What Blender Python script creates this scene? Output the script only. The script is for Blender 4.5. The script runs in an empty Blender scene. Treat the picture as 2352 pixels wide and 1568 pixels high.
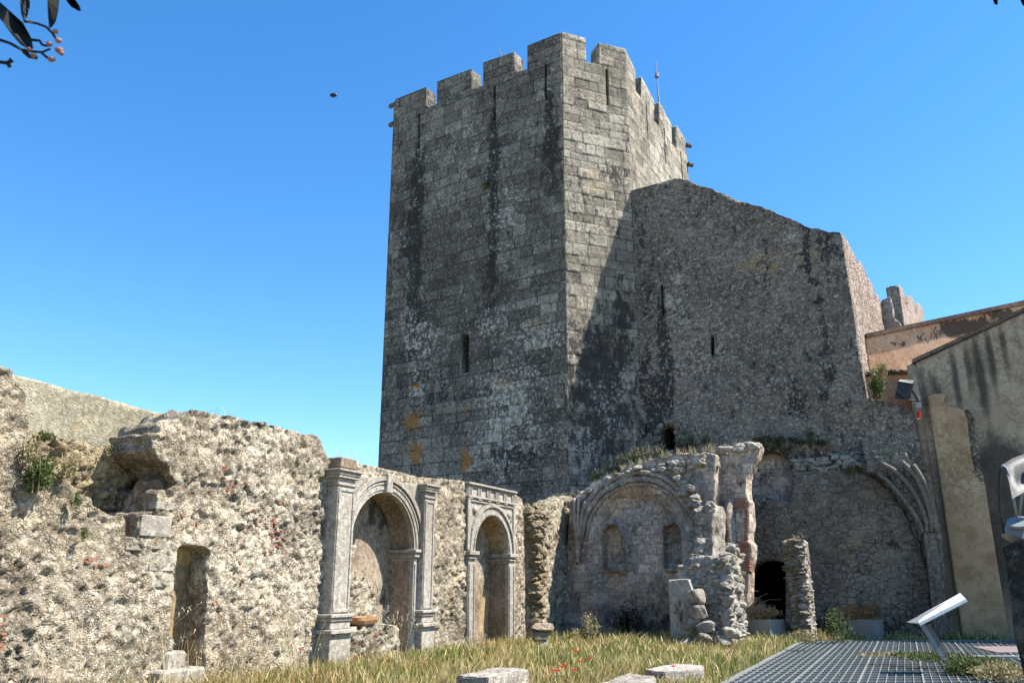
import bpy, bmesh, math, random
import numpy as np
from mathutils import Vector, Matrix, Euler
random.seed(7); rng=np.random.RandomState(11)
S=bpy.context.scene
R=math.radians
# ------------------------------------------------------------------ camera, sky, sun, exposure
F=1900.; PIT=math.atan((1345-784)/F); H=1.6
cd=bpy.data.cameras.new('camera'); cam=bpy.data.objects.new('camera',cd); S.collection.objects.link(cam)
cd.sensor_width=36; cd.lens=36*F/2352; cd.clip_end=3000; cd.clip_start=.05
cam.location=(0,0,H); cam.rotation_euler=(R(90)+PIT,0,0); S.camera=cam
SUN_AZ=95.; SUN_EL=54.
wd=bpy.data.worlds.new('World'); S.world=wd; wd.use_nodes=True
nt=wd.node_tree; bg=nt.nodes['Background']
sky=nt.nodes.new('ShaderNodeTexSky'); sky.sky_type='NISHITA'; sky.sun_disc=False
sky.sun_elevation=R(SUN_EL); sky.sun_rotation=R(SUN_AZ); sky.altitude=200; sky.air_density=1.0; sky.dust_density=.15; sky.ozone_density=2.8
hs=nt.nodes.new('ShaderNodeHueSaturation'); hs.inputs['Saturation'].default_value=1.3; hs.inputs['Value'].default_value=1.0
nt.links.new(sky.outputs[0],hs.inputs['Color']); nt.links.new(hs.outputs[0],bg.inputs[0]); bg.inputs[1].default_value=.11
sl=bpy.data.lights.new('sun','SUN'); sl.energy=5.0; sl.angle=R(.5); sl.color=(1,.945,.86)
so=bpy.data.objects.new('sun',sl); S.collection.objects.link(so)
sdir=Vector((math.cos(R(SUN_EL))*math.sin(R(SUN_AZ)),math.cos(R(SUN_EL))*math.cos(R(SUN_AZ)),math.sin(R(SUN_EL))))
so.rotation_euler=sdir.to_track_quat('Z','Y').to_euler(); so.location=(20,0,40)
S.view_settings.view_transform='Standard'; S.view_settings.look='None'; S.view_settings.gamma=1; S.view_settings.exposure=1.35
S.cycles.max_bounces=6
# ------------------------------------------------------------------ surveying helpers (photo measurements -> metres on a plane)
cp,sp=math.cos(PIT),math.sin(PIT)
def ray(X,Y):
    a=(X-1176)/F; b=-(Y-784)/F
    return (a,-sp*b+cp,cp*b+sp)
def gz(X,Y,z=0.):
    r=ray(X,Y); t=(z-H)/r[2]; return (r[0]*t,r[1]*t)
def at(X,Y,D):
    r=ray(X,Y); t=D/r[1]; return (r[0]*t,D,H+r[2]*t)
class PL:
    def __init__(s,o,ang): s.o=o; s.a=ang; s.d=(math.sin(R(ang)),math.cos(R(ang))); s.n=(s.d[1],-s.d[0])
    def hit(s,X,Y):
        r=ray(X,Y); n=s.n
        t=(s.o[0]*n[0]+s.o[1]*n[1])/(r[0]*n[0]+r[1]*n[1])
        x,y=r[0]*t,r[1]*t
        return ((x-s.o[0])*s.d[0]+(y-s.o[1])*s.d[1], H+r[2]*t)
    def off(s,w): return PL((s.o[0]+s.n[0]*w,s.o[1]+s.n[1]*w),s.a)
    def pt(s,u,v,w=0.): return (s.o[0]+u*s.d[0]+w*s.n[0], s.o[1]+u*s.d[1]+w*s.n[1], v)
    def poly(s,pts): return [s.hit(*p) for p in pts]
def zz(pts,k,ox,oy): return [(x*k+ox,y*k+oy) for x,y in pts]
# ------------------------------------------------------------------ numpy noise
def _tab(seed): return np.random.RandomState(seed).rand(256,256)
_T={}
def T(seed):
    if seed not in _T: _T[seed]=_tab(seed)
    return _T[seed]
def vn(x,y,seed=1):
    t=T(seed); ix=np.floor(x).astype(int); iy=np.floor(y).astype(int); fx=x-ix; fy=y-iy
    fx=fx*fx*(3-2*fx); fy=fy*fy*(3-2*fy)
    a=t[ix&255,iy&255]; b=t[(ix+1)&255,iy&255]; c=t[ix&255,(iy+1)&255]; d=t[(ix+1)&255,(iy+1)&255]
    return (a*(1-fx)+b*fx)*(1-fy)+(c*(1-fx)+d*fx)*fy
def fbm(x,y,seed=1,o=4):
    s=0;a=.5
    for i in range(o): s=s+a*vn(x,y,seed+i); x=x*2.03+7.1; y=y*2.03+3.3; a*=.5
    return s/(1-.5**o)
def vor(x,y,seed=1,jit=.9):
    tx,ty,tr=T(seed),T(seed+50),T(seed+90)
    ix=np.floor(x).astype(int); iy=np.floor(y).astype(int)
    f1=np.full(x.shape,9.); f2=np.full(x.shape,9.); rr=np.zeros(x.shape)
    for i in (-1,0,1):
        for j in (-1,0,1):
            cx,cy=ix+i,iy+j
            px=cx+.5+(tx[cx&255,cy&255]-.5)*jit; py=cy+.5+(ty[cx&255,cy&255]-.5)*jit
            d=np.hypot(x-px,y-py); m=d<f1
            f2=np.where(m,f1,np.minimum(f2,d)); rr=np.where(m,tr[cx&255,cy&255],rr); f1=np.where(m,d,f1)
    return f1,f2,rr
def sst(a,b,x): t=np.clip((x-a)/(b-a),0,1); return t*t*(3-2*t)
# ------------------------------------------------------------------ things and parts
def link(o): S.collection.objects.link(o)
def tag(o,label,cat,group=None,kind=None):
    if label: o['label']=label
    if cat: o['category']=cat
    if group: o['group']=group
    if kind: o['kind']=kind
    return o
def thing(name,label,cat,loc=(0,0,0),group=None):
    o=bpy.data.objects.new(name,None); link(o); o.location=loc; o.empty_display_size=.2
    bpy.context.view_layer.update() if False else None
    return tag(o,label,cat,group)
def put(o,parent=None):
    link(o)
    if parent is not None:
        o.parent=parent; L=Vector((0,0,0)); p=parent
        while p is not None:
            L+=p.location; p=p.parent
        o.location=-L
    return o
def mesh(name,v,f,mat,parent=None,smooth=False):
    me=bpy.data.meshes.new(name); me.from_pydata([tuple(a) for a in v],[],[tuple(a) for a in f]); me.update()
    if mat: me.materials.append(mat)
    if smooth: me.polygons.foreach_set('use_smooth',[True]*len(me.polygons))
    return put(bpy.data.objects.new(name,me),parent)
def frombm(name,bm,mat,parent=None,smooth=False):
    me=bpy.data.meshes.new(name); bm.to_mesh(me); bm.free()
    if mat: me.materials.append(mat)
    if smooth: me.polygons.foreach_set('use_smooth',[True]*len(me.polygons))
    return put(bpy.data.objects.new(name,me),parent)
def addbox(bm,pl,u0,u1,v0,v1,w0,w1,bev=.008,top=0.,seg=1):
    vs=[]
    for u in (u0,u1):
        for v in (v0,v1):
            for w in (w0,w1):
                vs.append(bm.verts.new(pl.pt(u,v,w)))
    fs=[(0,1,3,2),(4,6,7,5),(0,4,5,1),(2,3,7,6),(0,2,6,4),(1,5,7,3)]
    ff=[bm.faces.new([vs[i] for i in q]) for q in fs]
    if bev>0: bmesh.ops.bevel(bm,geom=list({e for f in ff for e in f.edges}),offset=bev,segments=seg,affect='EDGES')
def box(name,pl,u0,u1,v0,v1,w0,w1,mat,parent=None,bev=.008):
    bm=bmesh.new(); addbox(bm,pl,u0,u1,v0,v1,w0,w1,bev); bmesh.ops.recalc_face_normals(bm,faces=bm.faces); return frombm(name,bm,mat,parent)
def tube(bm,pts,r0,r1=None,n=6):
    r1=r0 if r1 is None else r1
    pts=[Vector(p) for p in pts]; rings=[]
    for i,p in enumerate(pts):
        a=pts[max(0,i-1)]; b=pts[min(len(pts)-1,i+1)]; t=(b-a).normalized()
        x=t.cross(Vector((0.13,.31,.94))); x.normalize(); y=t.cross(x)
        r=r0+(r1-r0)*i/(len(pts)-1)
        rings.append([bm.verts.new(p+r*(math.cos(k*2*math.pi/n)*x+math.sin(k*2*math.pi/n)*y)) for k in range(n)])
    for a,b in zip(rings,rings[1:]):
        for k in range(n): bm.faces.new((a[k],a[(k+1)%n],b[(k+1)%n],b[k]))
    bm.faces.new(rings[0][::-1]); bm.faces.new(rings[-1])
# ------------------------------------------------------------------ materials
class N:
    def __init__(s,name):
        s.m=bpy.data.materials.new(name); s.m.use_nodes=True; s.t=s.m.node_tree
        s.b=s.t.nodes['Principled BSDF']; s.b.inputs['Roughness'].default_value=.92; s.b.inputs['Specular IOR Level'].default_value=.2
        s.tc=s.t.nodes.new('ShaderNodeTexCoord')
    def n(s,ty,**k):
        x=s.t.nodes.new(ty)
        for a,b in k.items(): setattr(x,a,b)
        return x
    def l(s,a,b): s.t.links.new(a,b)
    def sk(s,inp,v):
        if hasattr(v,'is_linked') or isinstance(v,bpy.types.NodeSocket): s.l(v,inp)
        else:
            try: inp.default_value=v
            except Exception: inp.default_value=(*v,1)
    def vec(s,kind='Object',scale=(1,1,1)):
        mp=s.n('ShaderNodeMapping'); s.l(s.tc.outputs[kind],mp.inputs[0]); mp.inputs['Scale'].default_value=scale; return mp.outputs[0]
    def noise(s,sc,det=6,ro=.6,vec=None,dist=0.):
        x=s.n('ShaderNodeTexNoise'); s.l(vec or s.tc.outputs['Object'],x.inputs['Vector'])
        x.inputs['Scale'].default_value=sc; x.inputs['Detail'].default_value=det; x.inputs['Roughness'].default_value=ro; x.inputs['Distortion'].default_value=dist
        return x.outputs['Fac']
    def ss(s,v,a,b):
        x=s.n('ShaderNodeMapRange',interpolation_type='SMOOTHSTEP'); s.sk(x.inputs['Value'],v); x.inputs['From Min'].default_value=a; x.inputs['From Max'].default_value=b; return x.outputs[0]
    def mr(s,v,a,b,c,d):
        x=s.n('ShaderNodeMapRange'); s.sk(x.inputs['Value'],v); 
        for k,q in zip(('From Min','From Max','To Min','To Max'),(a,b,c,d)): x.inputs[k].default_value=q
        return x.outputs[0]
    def ma(s,op,a,b=0.):
        x=s.n('ShaderNodeMath',operation=op); s.sk(x.inputs[0],a); s.sk(x.inputs[1],b); return x.outputs[0]
    def mix(s,f,a,b,mode='MIX'):
        x=s.n('ShaderNodeMix',data_type='RGBA',blend_type=mode); s.sk(x.inputs[0],f)
        for inp,v in ((x.inputs[6],a),(x.inputs[7],b)):
            if isinstance(v,tuple): inp.default_value=(*v,1)
            else: s.l(v,inp)
        return x.outputs[2]
    def attr(s,nm):
        x=s.n('ShaderNodeAttribute',attribute_name=nm); y=s.n('ShaderNodeSeparateColor'); s.l(x.outputs['Color'],y.inputs[0]); return y.outputs[0],y.outputs[1],y.outputs[2],x.outputs['Alpha']
    def bump(s,h,st,dist=.03,prev=None):
        x=s.n('ShaderNodeBump'); x.inputs['Strength'].default_value=st; x.inputs['Distance'].default_value=dist; s.l(h,x.inputs['Height'])
        if prev is not None: s.l(prev,x.inputs['Normal'])
        return x.outputs[0]
    def done(s,col,nrm=None):
        s.sk(s.b.inputs['Base Color'],col)
        if nrm is not None: s.l(nrm,s.b.inputs['Normal'])
        return s.m
def stone(name,dark,mid,light,jfin=.6,softd=0,grit=0,brick=None,vsc=None,at_=True,white=.0,darkn=.0,bump=.6,bd=.04,joint=(.05,.045,.04),jf=.75,pit=.5,whitecol=(.5,.5,.48),speck=.5):
    k=N(name)
    n1=k.noise(.35,5,.6); n2=k.noise(1.7,8,.65,dist=.3); n3=k.noise(9,6,.7); n4=k.noise(38,3,.7)
    col=k.mix(k.ss(n2,.36,.64),dark,mid); col=k.mix(k.ss(k.ma('ADD',k.ma('MULTIPLY',n3,.6),k.ma('MULTIPLY',n1,.4)),.45,.62),col,light)
    h=k.ma('ADD',k.ma('MULTIPLY',n3,1.),k.ma('MULTIPLY',n4,.45))
    # eroded pits
    vp=k.n('ShaderNodeTexVoronoi'); k.l(k.tc.outputs['Object'],vp.inputs['Vector']); vp.inputs['Scale'].default_value=11; 
    pt=k.ma('MULTIPLY',k.ma('SUBTRACT',1.,k.ss(vp.outputs['Distance'],.1,.38)),k.ss(n2,.45,.6))
    h=k.ma('SUBTRACT',h,k.ma('MULTIPLY',pt,pit))
    if vsc:
        wv=k.n('ShaderNodeTexNoise'); wv.inputs['Scale'].default_value=2.5; k.l(k.vec('UV'),wv.inputs['Vector'])
        mv=k.n('ShaderNodeVectorMath',operation='MULTIPLY_ADD'); k.l(wv.outputs['Color'],mv.inputs[0]); mv.inputs[1].default_value=(.25,.25,0); k.l(k.vec('UV',scale=(vsc,vsc*1.45,1)),mv.inputs[2])
        ve=k.n('ShaderNodeTexVoronoi',feature='DISTANCE_TO_EDGE'); vc=k.n('ShaderNodeTexVoronoi')
        for q in (ve,vc): k.l(mv.outputs[0],q.inputs['Vector']); q.inputs['Scale'].default_value=1
        sc=k.n('ShaderNodeSeparateColor'); k.l(vc.outputs['Color'],sc.inputs[0])
        e=k.ss(ve.outputs['Distance'],.0,.13)
        col=k.mix(k.mr(sc.outputs[0],0,1,-.1,.55),col,k.mix(sc.outputs[1],dark,light)); 
        col=k.mix(k.ma('MULTIPLY',k.ma('SUBTRACT',1.,e),k.ma('MULTIPLY',jf,k.ss(k.noise(1.6,4),.38,.6))),col,joint)
        h=k.ma('ADD',h,k.ma('MULTIPLY',e,k.mr(sc.outputs[2],0,1,.3,.8)))
    if brick:
        wv=k.n('ShaderNodeTexNoise'); wv.inputs['Scale'].default_value=.7; k.l(k.vec('UV'),wv.inputs['Vector'])
        mv=k.n('ShaderNodeVectorMath',operation='MULTIPLY_ADD'); k.l(wv.outputs['Color'],mv.inputs[0]); mv.inputs[1].default_value=(.3,.16,0); k.l(k.vec('UV'),mv.inputs[2])
        wv2=k.n('ShaderNodeTexNoise'); wv2.inputs['Scale'].default_value=9; k.l(k.vec('UV'),wv2.inputs['Vector'])
        mv2=k.n('ShaderNodeVectorMath',operation='MULTIPLY_ADD'); k.l(wv2.outputs['Color'],mv2.inputs[0]); mv2.inputs[1].default_value=(.05,.05,0); k.l(mv.outputs[0],mv2.inputs[2])
        br=k.n('ShaderNodeTexBrick'); k.l(mv2.outputs[0],br.inputs['Vector']); br.inputs['Scale'].default_value=1
        br.inputs['Brick Width'].default_value=brick[0]; br.inputs['Row Height'].default_value=brick[1]; br.inputs['Mortar Size'].default_value=.013; br.inputs['Mortar Smooth'].default_value=.3
        br.inputs['Color1'].default_value=(0,0,0,1); br.inputs['Color2'].default_value=(1,1,1,1); br.inputs['Mortar'].default_value=(.5,.5,.5,1); br.offset=.41; br.squash=.75; br.squash_frequency=3
        bt=k.n('ShaderNodeSeparateColor'); k.l(br.outputs['Color'],bt.inputs[0]); bv=bt.outputs[0]
        col=k.mix(1.,col,k.mix(bv,(.66,.66,.68),(1.36,1.31,1.22)),'MULTIPLY')
        mm=k.ma('MULTIPLY',br.outputs['Fac'],k.ss(k.noise(3.1,3),.36,.56))
        col=k.mix(k.ma('MULTIPLY',mm,jf),col,joint)
        h=k.ma('SUBTRACT',k.ma('ADD',h,k.ma('MULTIPLY',bv,.8)),k.ma('MULTIPLY',mm,1.6))
    if grit:
        for gs,ga in ((13.,1.),(27.,.6)):
            wn=k.n('ShaderNodeTexNoise'); wn.inputs['Scale'].default_value=gs*.8; k.l(k.tc.outputs['Object'],wn.inputs['Vector'])
            wm=k.n('ShaderNodeVectorMath',operation='MULTIPLY_ADD'); k.l(wn.outputs['Color'],wm.inputs[0]); wm.inputs[1].default_value=(.09,.09,.09); k.l(k.tc.outputs['Object'],wm.inputs[2])
            gv=k.n('ShaderNodeTexVoronoi',feature='DISTANCE_TO_EDGE'); k.l(wm.outputs[0],gv.inputs['Vector']); gv.inputs['Scale'].default_value=gs
            ge=k.ss(gv.outputs['Distance'],.0,.12); gm=k.ss(k.noise(2.2+gs*.1,4,.7),.47,.6)
            h=k.ma('ADD',h,k.ma('MULTIPLY',k.ma('MULTIPLY',ge,gm),grit*ga*.45))
            col=k.mix(k.ma('MULTIPLY',k.ma('MULTIPLY',k.ma('SUBTRACT',1.,ge),gm),.5*ga*min(1,grit)),col,(.09,.07,.055))
    if at_:
        r,g,b,a=k.attr('sn')   # r stone tint, g joint, b brick red, a unused
        col=k.mix(1.,col,k.mix(r,(.68,.66,.64),(1.3,1.28,1.22)),'MULTIPLY')
        col=k.mix(k.ma('MULTIPLY',g,jf),col,joint)
        nb=k.noise(6,5,.7)
        col=k.mix(k.ss(k.ma('ADD',nb,k.ma('MULTIPLY',b,.45)),.72,.8),col,k.mix(n3,(.19,.07,.04),(.28,.13,.08)))
    sd,so_,sw,_a=k.attr('st'); sa,_b,_c,_d=k.attr('so')
    def con(n,g=1.9): return k.ma('ADD',k.ma('MULTIPLY',k.ma('SUBTRACT',n,.5),g),.5)
    nw=con(k.noise(6.5,9,.82,dist=.1),2.1); nd=con(k.noise(3.1,9,.8,vec=k.vec('Object',(1,1,.6))))
    if at_=='ash': nw=k.ma('ADD',nw,k.ma('MULTIPLY',k.ma('SUBTRACT',r,.5),.09)); nd=k.ma('SUBTRACT',nd,k.ma('MULTIPLY',k.ma('SUBTRACT',r,.5),.05))
    # speckle
    nsp=con(k.noise(11,7,.8),1.5)
    col=k.mix(k.ma('MULTIPLY',k.ss(nsp,.6,.7),speck),col,k.mix(.5,col,whitecol))
    col=k.mix(k.ma('MULTIPLY',k.ss(nsp,.4,.28),speck),col,(.045,.042,.038))
    # ochre
    col=k.mix(k.ma('MULTIPLY',k.ss(k.ma('ADD',con(k.noise(3.4,7,.75),1.5),k.ma('MULTIPLY',sa,.4)),.72,.9),.7),col,k.mix(n3,(.3,.2,.09),(.46,.34,.17)))
    # dark crust, and shade that some panels paint in
    if softd: nd=k.ma('ADD',k.ma('MULTIPLY',k.ma('SUBTRACT',nd,.5),.35),.5)
    fd=k.ss(k.ma('ADD',nd,k.ma('ADD',k.ma('MULTIPLY',sd,.4),darkn-.12)),.5 if softd else .56,.95 if softd else .7)
    col=k.mix(k.ma('MULTIPLY',fd,.85),col,(.028,.027,.027))
    fw=k.ss(k.ma('ADD',nw,k.ma('ADD',k.ma('MULTIPLY',sw,.2),white-.1)),.64,.7)
    col=k.mix(k.ma('MULTIPLY',fw,.8),col,k.mix(n3,(whitecol[0]*.7,whitecol[1]*.68,whitecol[2]*.64),whitecol))
    fo=k.ss(k.ma('ADD',con(k.noise(5.1,8,.8),1.6),k.ma("MULTIPLY",so_,.27)),.78,.86)
    col=k.mix(fo,col,k.mix(n3,(.25,.09,.015),(.5,.22,.035)))
    if at_=='ash': col=k.mix(k.ma('MULTIPLY',k.ma('MULTIPLY',g,jfin),k.ss(k.noise(1.9,4),.36,.55)),col,joint)
    return k.done(col,k.bump(h,bump,bd))
M={}
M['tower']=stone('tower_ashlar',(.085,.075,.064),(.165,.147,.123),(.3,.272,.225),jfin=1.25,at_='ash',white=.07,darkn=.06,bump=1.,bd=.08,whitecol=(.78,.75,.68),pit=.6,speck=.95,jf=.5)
M['towerlit']=stone('tower_ashlar_lit',(.15,.13,.1),(.25,.225,.18),(.39,.36,.3),at_='ash',white=-.02,darkn=.03,bump=1.,bd=.05,whitecol=(.55,.54,.51))  # lighter copy of the tower stone, sunlight put into its colour
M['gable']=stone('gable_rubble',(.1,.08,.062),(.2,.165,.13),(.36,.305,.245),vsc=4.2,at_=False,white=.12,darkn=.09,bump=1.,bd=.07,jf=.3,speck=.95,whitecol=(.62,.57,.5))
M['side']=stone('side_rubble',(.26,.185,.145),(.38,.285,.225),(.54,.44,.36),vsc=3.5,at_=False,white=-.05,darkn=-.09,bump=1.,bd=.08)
M['rubble']=stone('pale_rubble',(.17,.135,.095),(.36,.305,.225),(.54,.485,.39),grit=1.2,white=.05,darkn=-.02,bump=1.,bd=.06,jf=.6,speck=.6,joint=(.12,.1,.08),whitecol=(.62,.61,.58))
M['ochre']=stone('ochre_rubble',(.22,.17,.1),(.36,.29,.18),(.5,.43,.3),grit=1.,white=-.1,darkn=-.14,bump=1.,bd=.05,jf=.6,joint=(.1,.075,.05))
M['carved']=stone('carved_limestone',(.2,.175,.14),(.29,.26,.215),(.41,.38,.325),at_=False,white=-.04,darkn=-.03,bump=.7,bd=.03,pit=.4,whitecol=(.52,.5,.46),speck=.6)
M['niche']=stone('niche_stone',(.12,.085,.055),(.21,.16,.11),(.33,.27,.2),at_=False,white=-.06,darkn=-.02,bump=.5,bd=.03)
M['nicheochre']=stone('niche_ochre_stone',(.24,.165,.08),(.36,.265,.14),(.48,.38,.23),brick=(.6,.5),at_=False,white=-.1,darkn=-.08,bump=.4,bd=.02,jf=.4)
M['chapel']=stone('chapel_plaster',(.17,.13,.1),(.32,.26,.215),(.5,.43,.37),brick=(.42,.3),at_=False,white=-.04,darkn=-.06,bump=.6,bd=.03,jf=.4,whitecol=(.42,.39,.37))
M['bay']=stone('bay_masonry',(.1,.08,.06),(.2,.165,.125),(.33,.28,.215),vsc=3.3,at_=False,white=.02,darkn=.06,bump=1.,bd=.07,jf=.42,speck=.8)
M['crust']=stone('broken_crust_stone',(.2,.175,.14),(.34,.3,.25),(.5,.46,.4),grit=.7,at_=False,white=0,darkn=-.08,bump=1.,bd=.05,whitecol=(.6,.59,.57))
M['far']=stone('old_render',(.2,.175,.115),(.3,.265,.18),(.4,.36,.265),grit=.4,at_=False,white=-.08,darkn=-.1,bump=.9,bd=.05)
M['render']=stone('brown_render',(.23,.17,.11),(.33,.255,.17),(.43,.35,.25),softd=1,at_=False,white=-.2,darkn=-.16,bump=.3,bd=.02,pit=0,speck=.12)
M['orange']=stone('orange_render',(.46,.24,.12),(.58,.34,.19),(.66,.44,.29),at_=False,white=-.2,darkn=-.14,bump=.3,bd=.02,pit=0,speck=.12)
M['darkstone']=stone('dark_bark_stone',(.012,.012,.012),(.04,.04,.039),(.1,.1,.095),at_=False,white=-.05,darkn=.02,bump=1.,bd=.06)
def plain(name,col,rough=.6,metal=0.,var=.25,sc=6.,bump=.0):
    k=N(name); n=k.noise(sc,6,.65)
    c=k.mix(n,tuple(x*(1-var) for x in col),tuple(min(1,x*(1+var)) for x in col))
    k.b.inputs['Roughness'].default_value=rough; k.b.inputs['Metallic'].default_value=metal
    return k.done(c,k.bump(k.noise(sc*5,3),bump,.01) if bump else None)
M['black']=plain('black_metal',(.02,.02,.024),.4)
M['greymetal']=plain('grey_metal',(.2,.21,.22),.5)
M['grate']=plain('galvanised_bars',(.2,.215,.2),.5,.2)
M['grateinfill']=plain('dark_pit_sheet',(.036,.04,.046),.8,.0,.35,2.)
M['planter']=plain('grey_cement',(.2,.2,.185),.85,0,.35,3.,.3)
M['board']=plain('white_panel',(.62,.62,.6),.35)
M['post']=plain('painted_steel_post',(.14,.12,.1),.5)
M['red']=plain('red_paint',(.4,.03,.01),.45)
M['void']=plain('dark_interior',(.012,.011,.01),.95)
M['terra']=plain('weathered_terracotta',(.36,.2,.1),.9,0,.35,8.,.5)
M['stalk']=plain('dry_stalk',(.4,.33,.2),.9)
M['twig']=plain('grey_twig',(.38,.35,.3),.9)
M['peach']=stone('peach_render',(.26,.165,.085),(.38,.26,.15),(.47,.35,.22),softd=1,at_=False,white=-.2,darkn=-.16,bump=.3,bd=.02,pit=0,speck=.12)
M['coping']=stone('dark_coping',(.06,.04,.035),(.12,.075,.06),(.2,.14,.11),at_=False,white=-.1,darkn=.05,bump=.4,bd=.02)
def leafmat(name,c1,c2,tr=.25):
    k=N(name); at=k.n('ShaderNodeAttribute',attribute_name='lv'); c=k.mix(at.outputs['Fac'],c1,c2)
    k.b.inputs['Roughness'].default_value=.65
    k.sk(k.b.inputs['Base Color'],c)
    t=k.n('ShaderNodeBsdfTranslucent'); k.l(c,t.inputs[0]); m=k.n('ShaderNodeMixShader'); m.inputs[0].default_value=tr
    k.l(k.b.outputs[0],m.inputs[1]); k.l(t.outputs[0],m.inputs[2]); k.l(m.outputs[0],k.t.nodes['Material Output'].inputs[0]); return k.m
M['leaf']=leafmat('green_leaf',(.035,.055,.015),(.14,.17,.05))
M['shadeleaf']=leafmat('shaded_shrub_leaf',(.02,.03,.012),(.09,.11,.04))  # leaf green darkened, shade of the ruins put into its colour
M['dryleaf']=leafmat('dry_leaf',(.16,.13,.05),(.42,.36,.2))
M['rustleaf']=leafmat('rusty_leaf',(.25,.08,.03),(.3,.24,.09))
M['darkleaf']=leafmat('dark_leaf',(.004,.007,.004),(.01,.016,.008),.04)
M['poppy']=leafmat('poppy_petal',(.5,.02,.01),(.7,.06,.02))
M['bud']=leafmat('pink_bud',(.2,.1,.08),(.38,.24,.19))
def grassmat():
    k=N('meadow_grass'); x=k.n('ShaderNodeAttribute',attribute_name='gc')
    k.b.inputs['Roughness'].default_value=.7; k.l(x.outputs['Color'],k.b.inputs['Base Color'])
    t=k.n('ShaderNodeBsdfTranslucent'); k.l(x.outputs['Color'],t.inputs[0]); m=k.n('ShaderNodeMixShader'); m.inputs[0].default_value=.3
    k.l(k.b.outputs[0],m.inputs[1]); k.l(t.outputs[0],m.inputs[2]); k.l(m.outputs[0],k.t.nodes['Material Output'].inputs[0]); return k.m
M['grass']=grassmat()
# ------------------------------------------------------------------ wall panels with relief
def inside(px,py,poly):
    c=np.zeros(px.shape,bool); n=len(poly)
    for i in range(n):
        x0,y0=poly[i]; x1,y1=poly[(i+1)%n]
        if y0==y1: continue
        m=((y0>py)!=(y1>py))&(px<(x1-x0)*(py-y0)/(y1-y0)+x0); c^=m
    return c
def rough(poly,amp,step=.12,seed=3,skip=(),closed=True):
    out=[]
    n=len(poly)
    for i in range(n):
        a=poly[i]; b=poly[(i+1)%n]; L=math.hypot(b[0]-a[0],b[1]-a[1])
        if i in skip or L<step*1.5 or (i==n-1 and not closed): out.append(a); continue
        k=int(L/step); nx,ny=-(b[1]-a[1])/L,(b[0]-a[0])/L
        for j in range(k):
            t=j/k; x=a[0]+(b[0]-a[0])*t; y=a[1]+(b[1]-a[1])*t
            q=0 if j==0 else (float(fbm(np.array(x*3.1+i),np.array(y*3.1+5),seed,4))-.5)*2*amp
            out.append((x+nx*q,y+ny*q))
    return out
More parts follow.
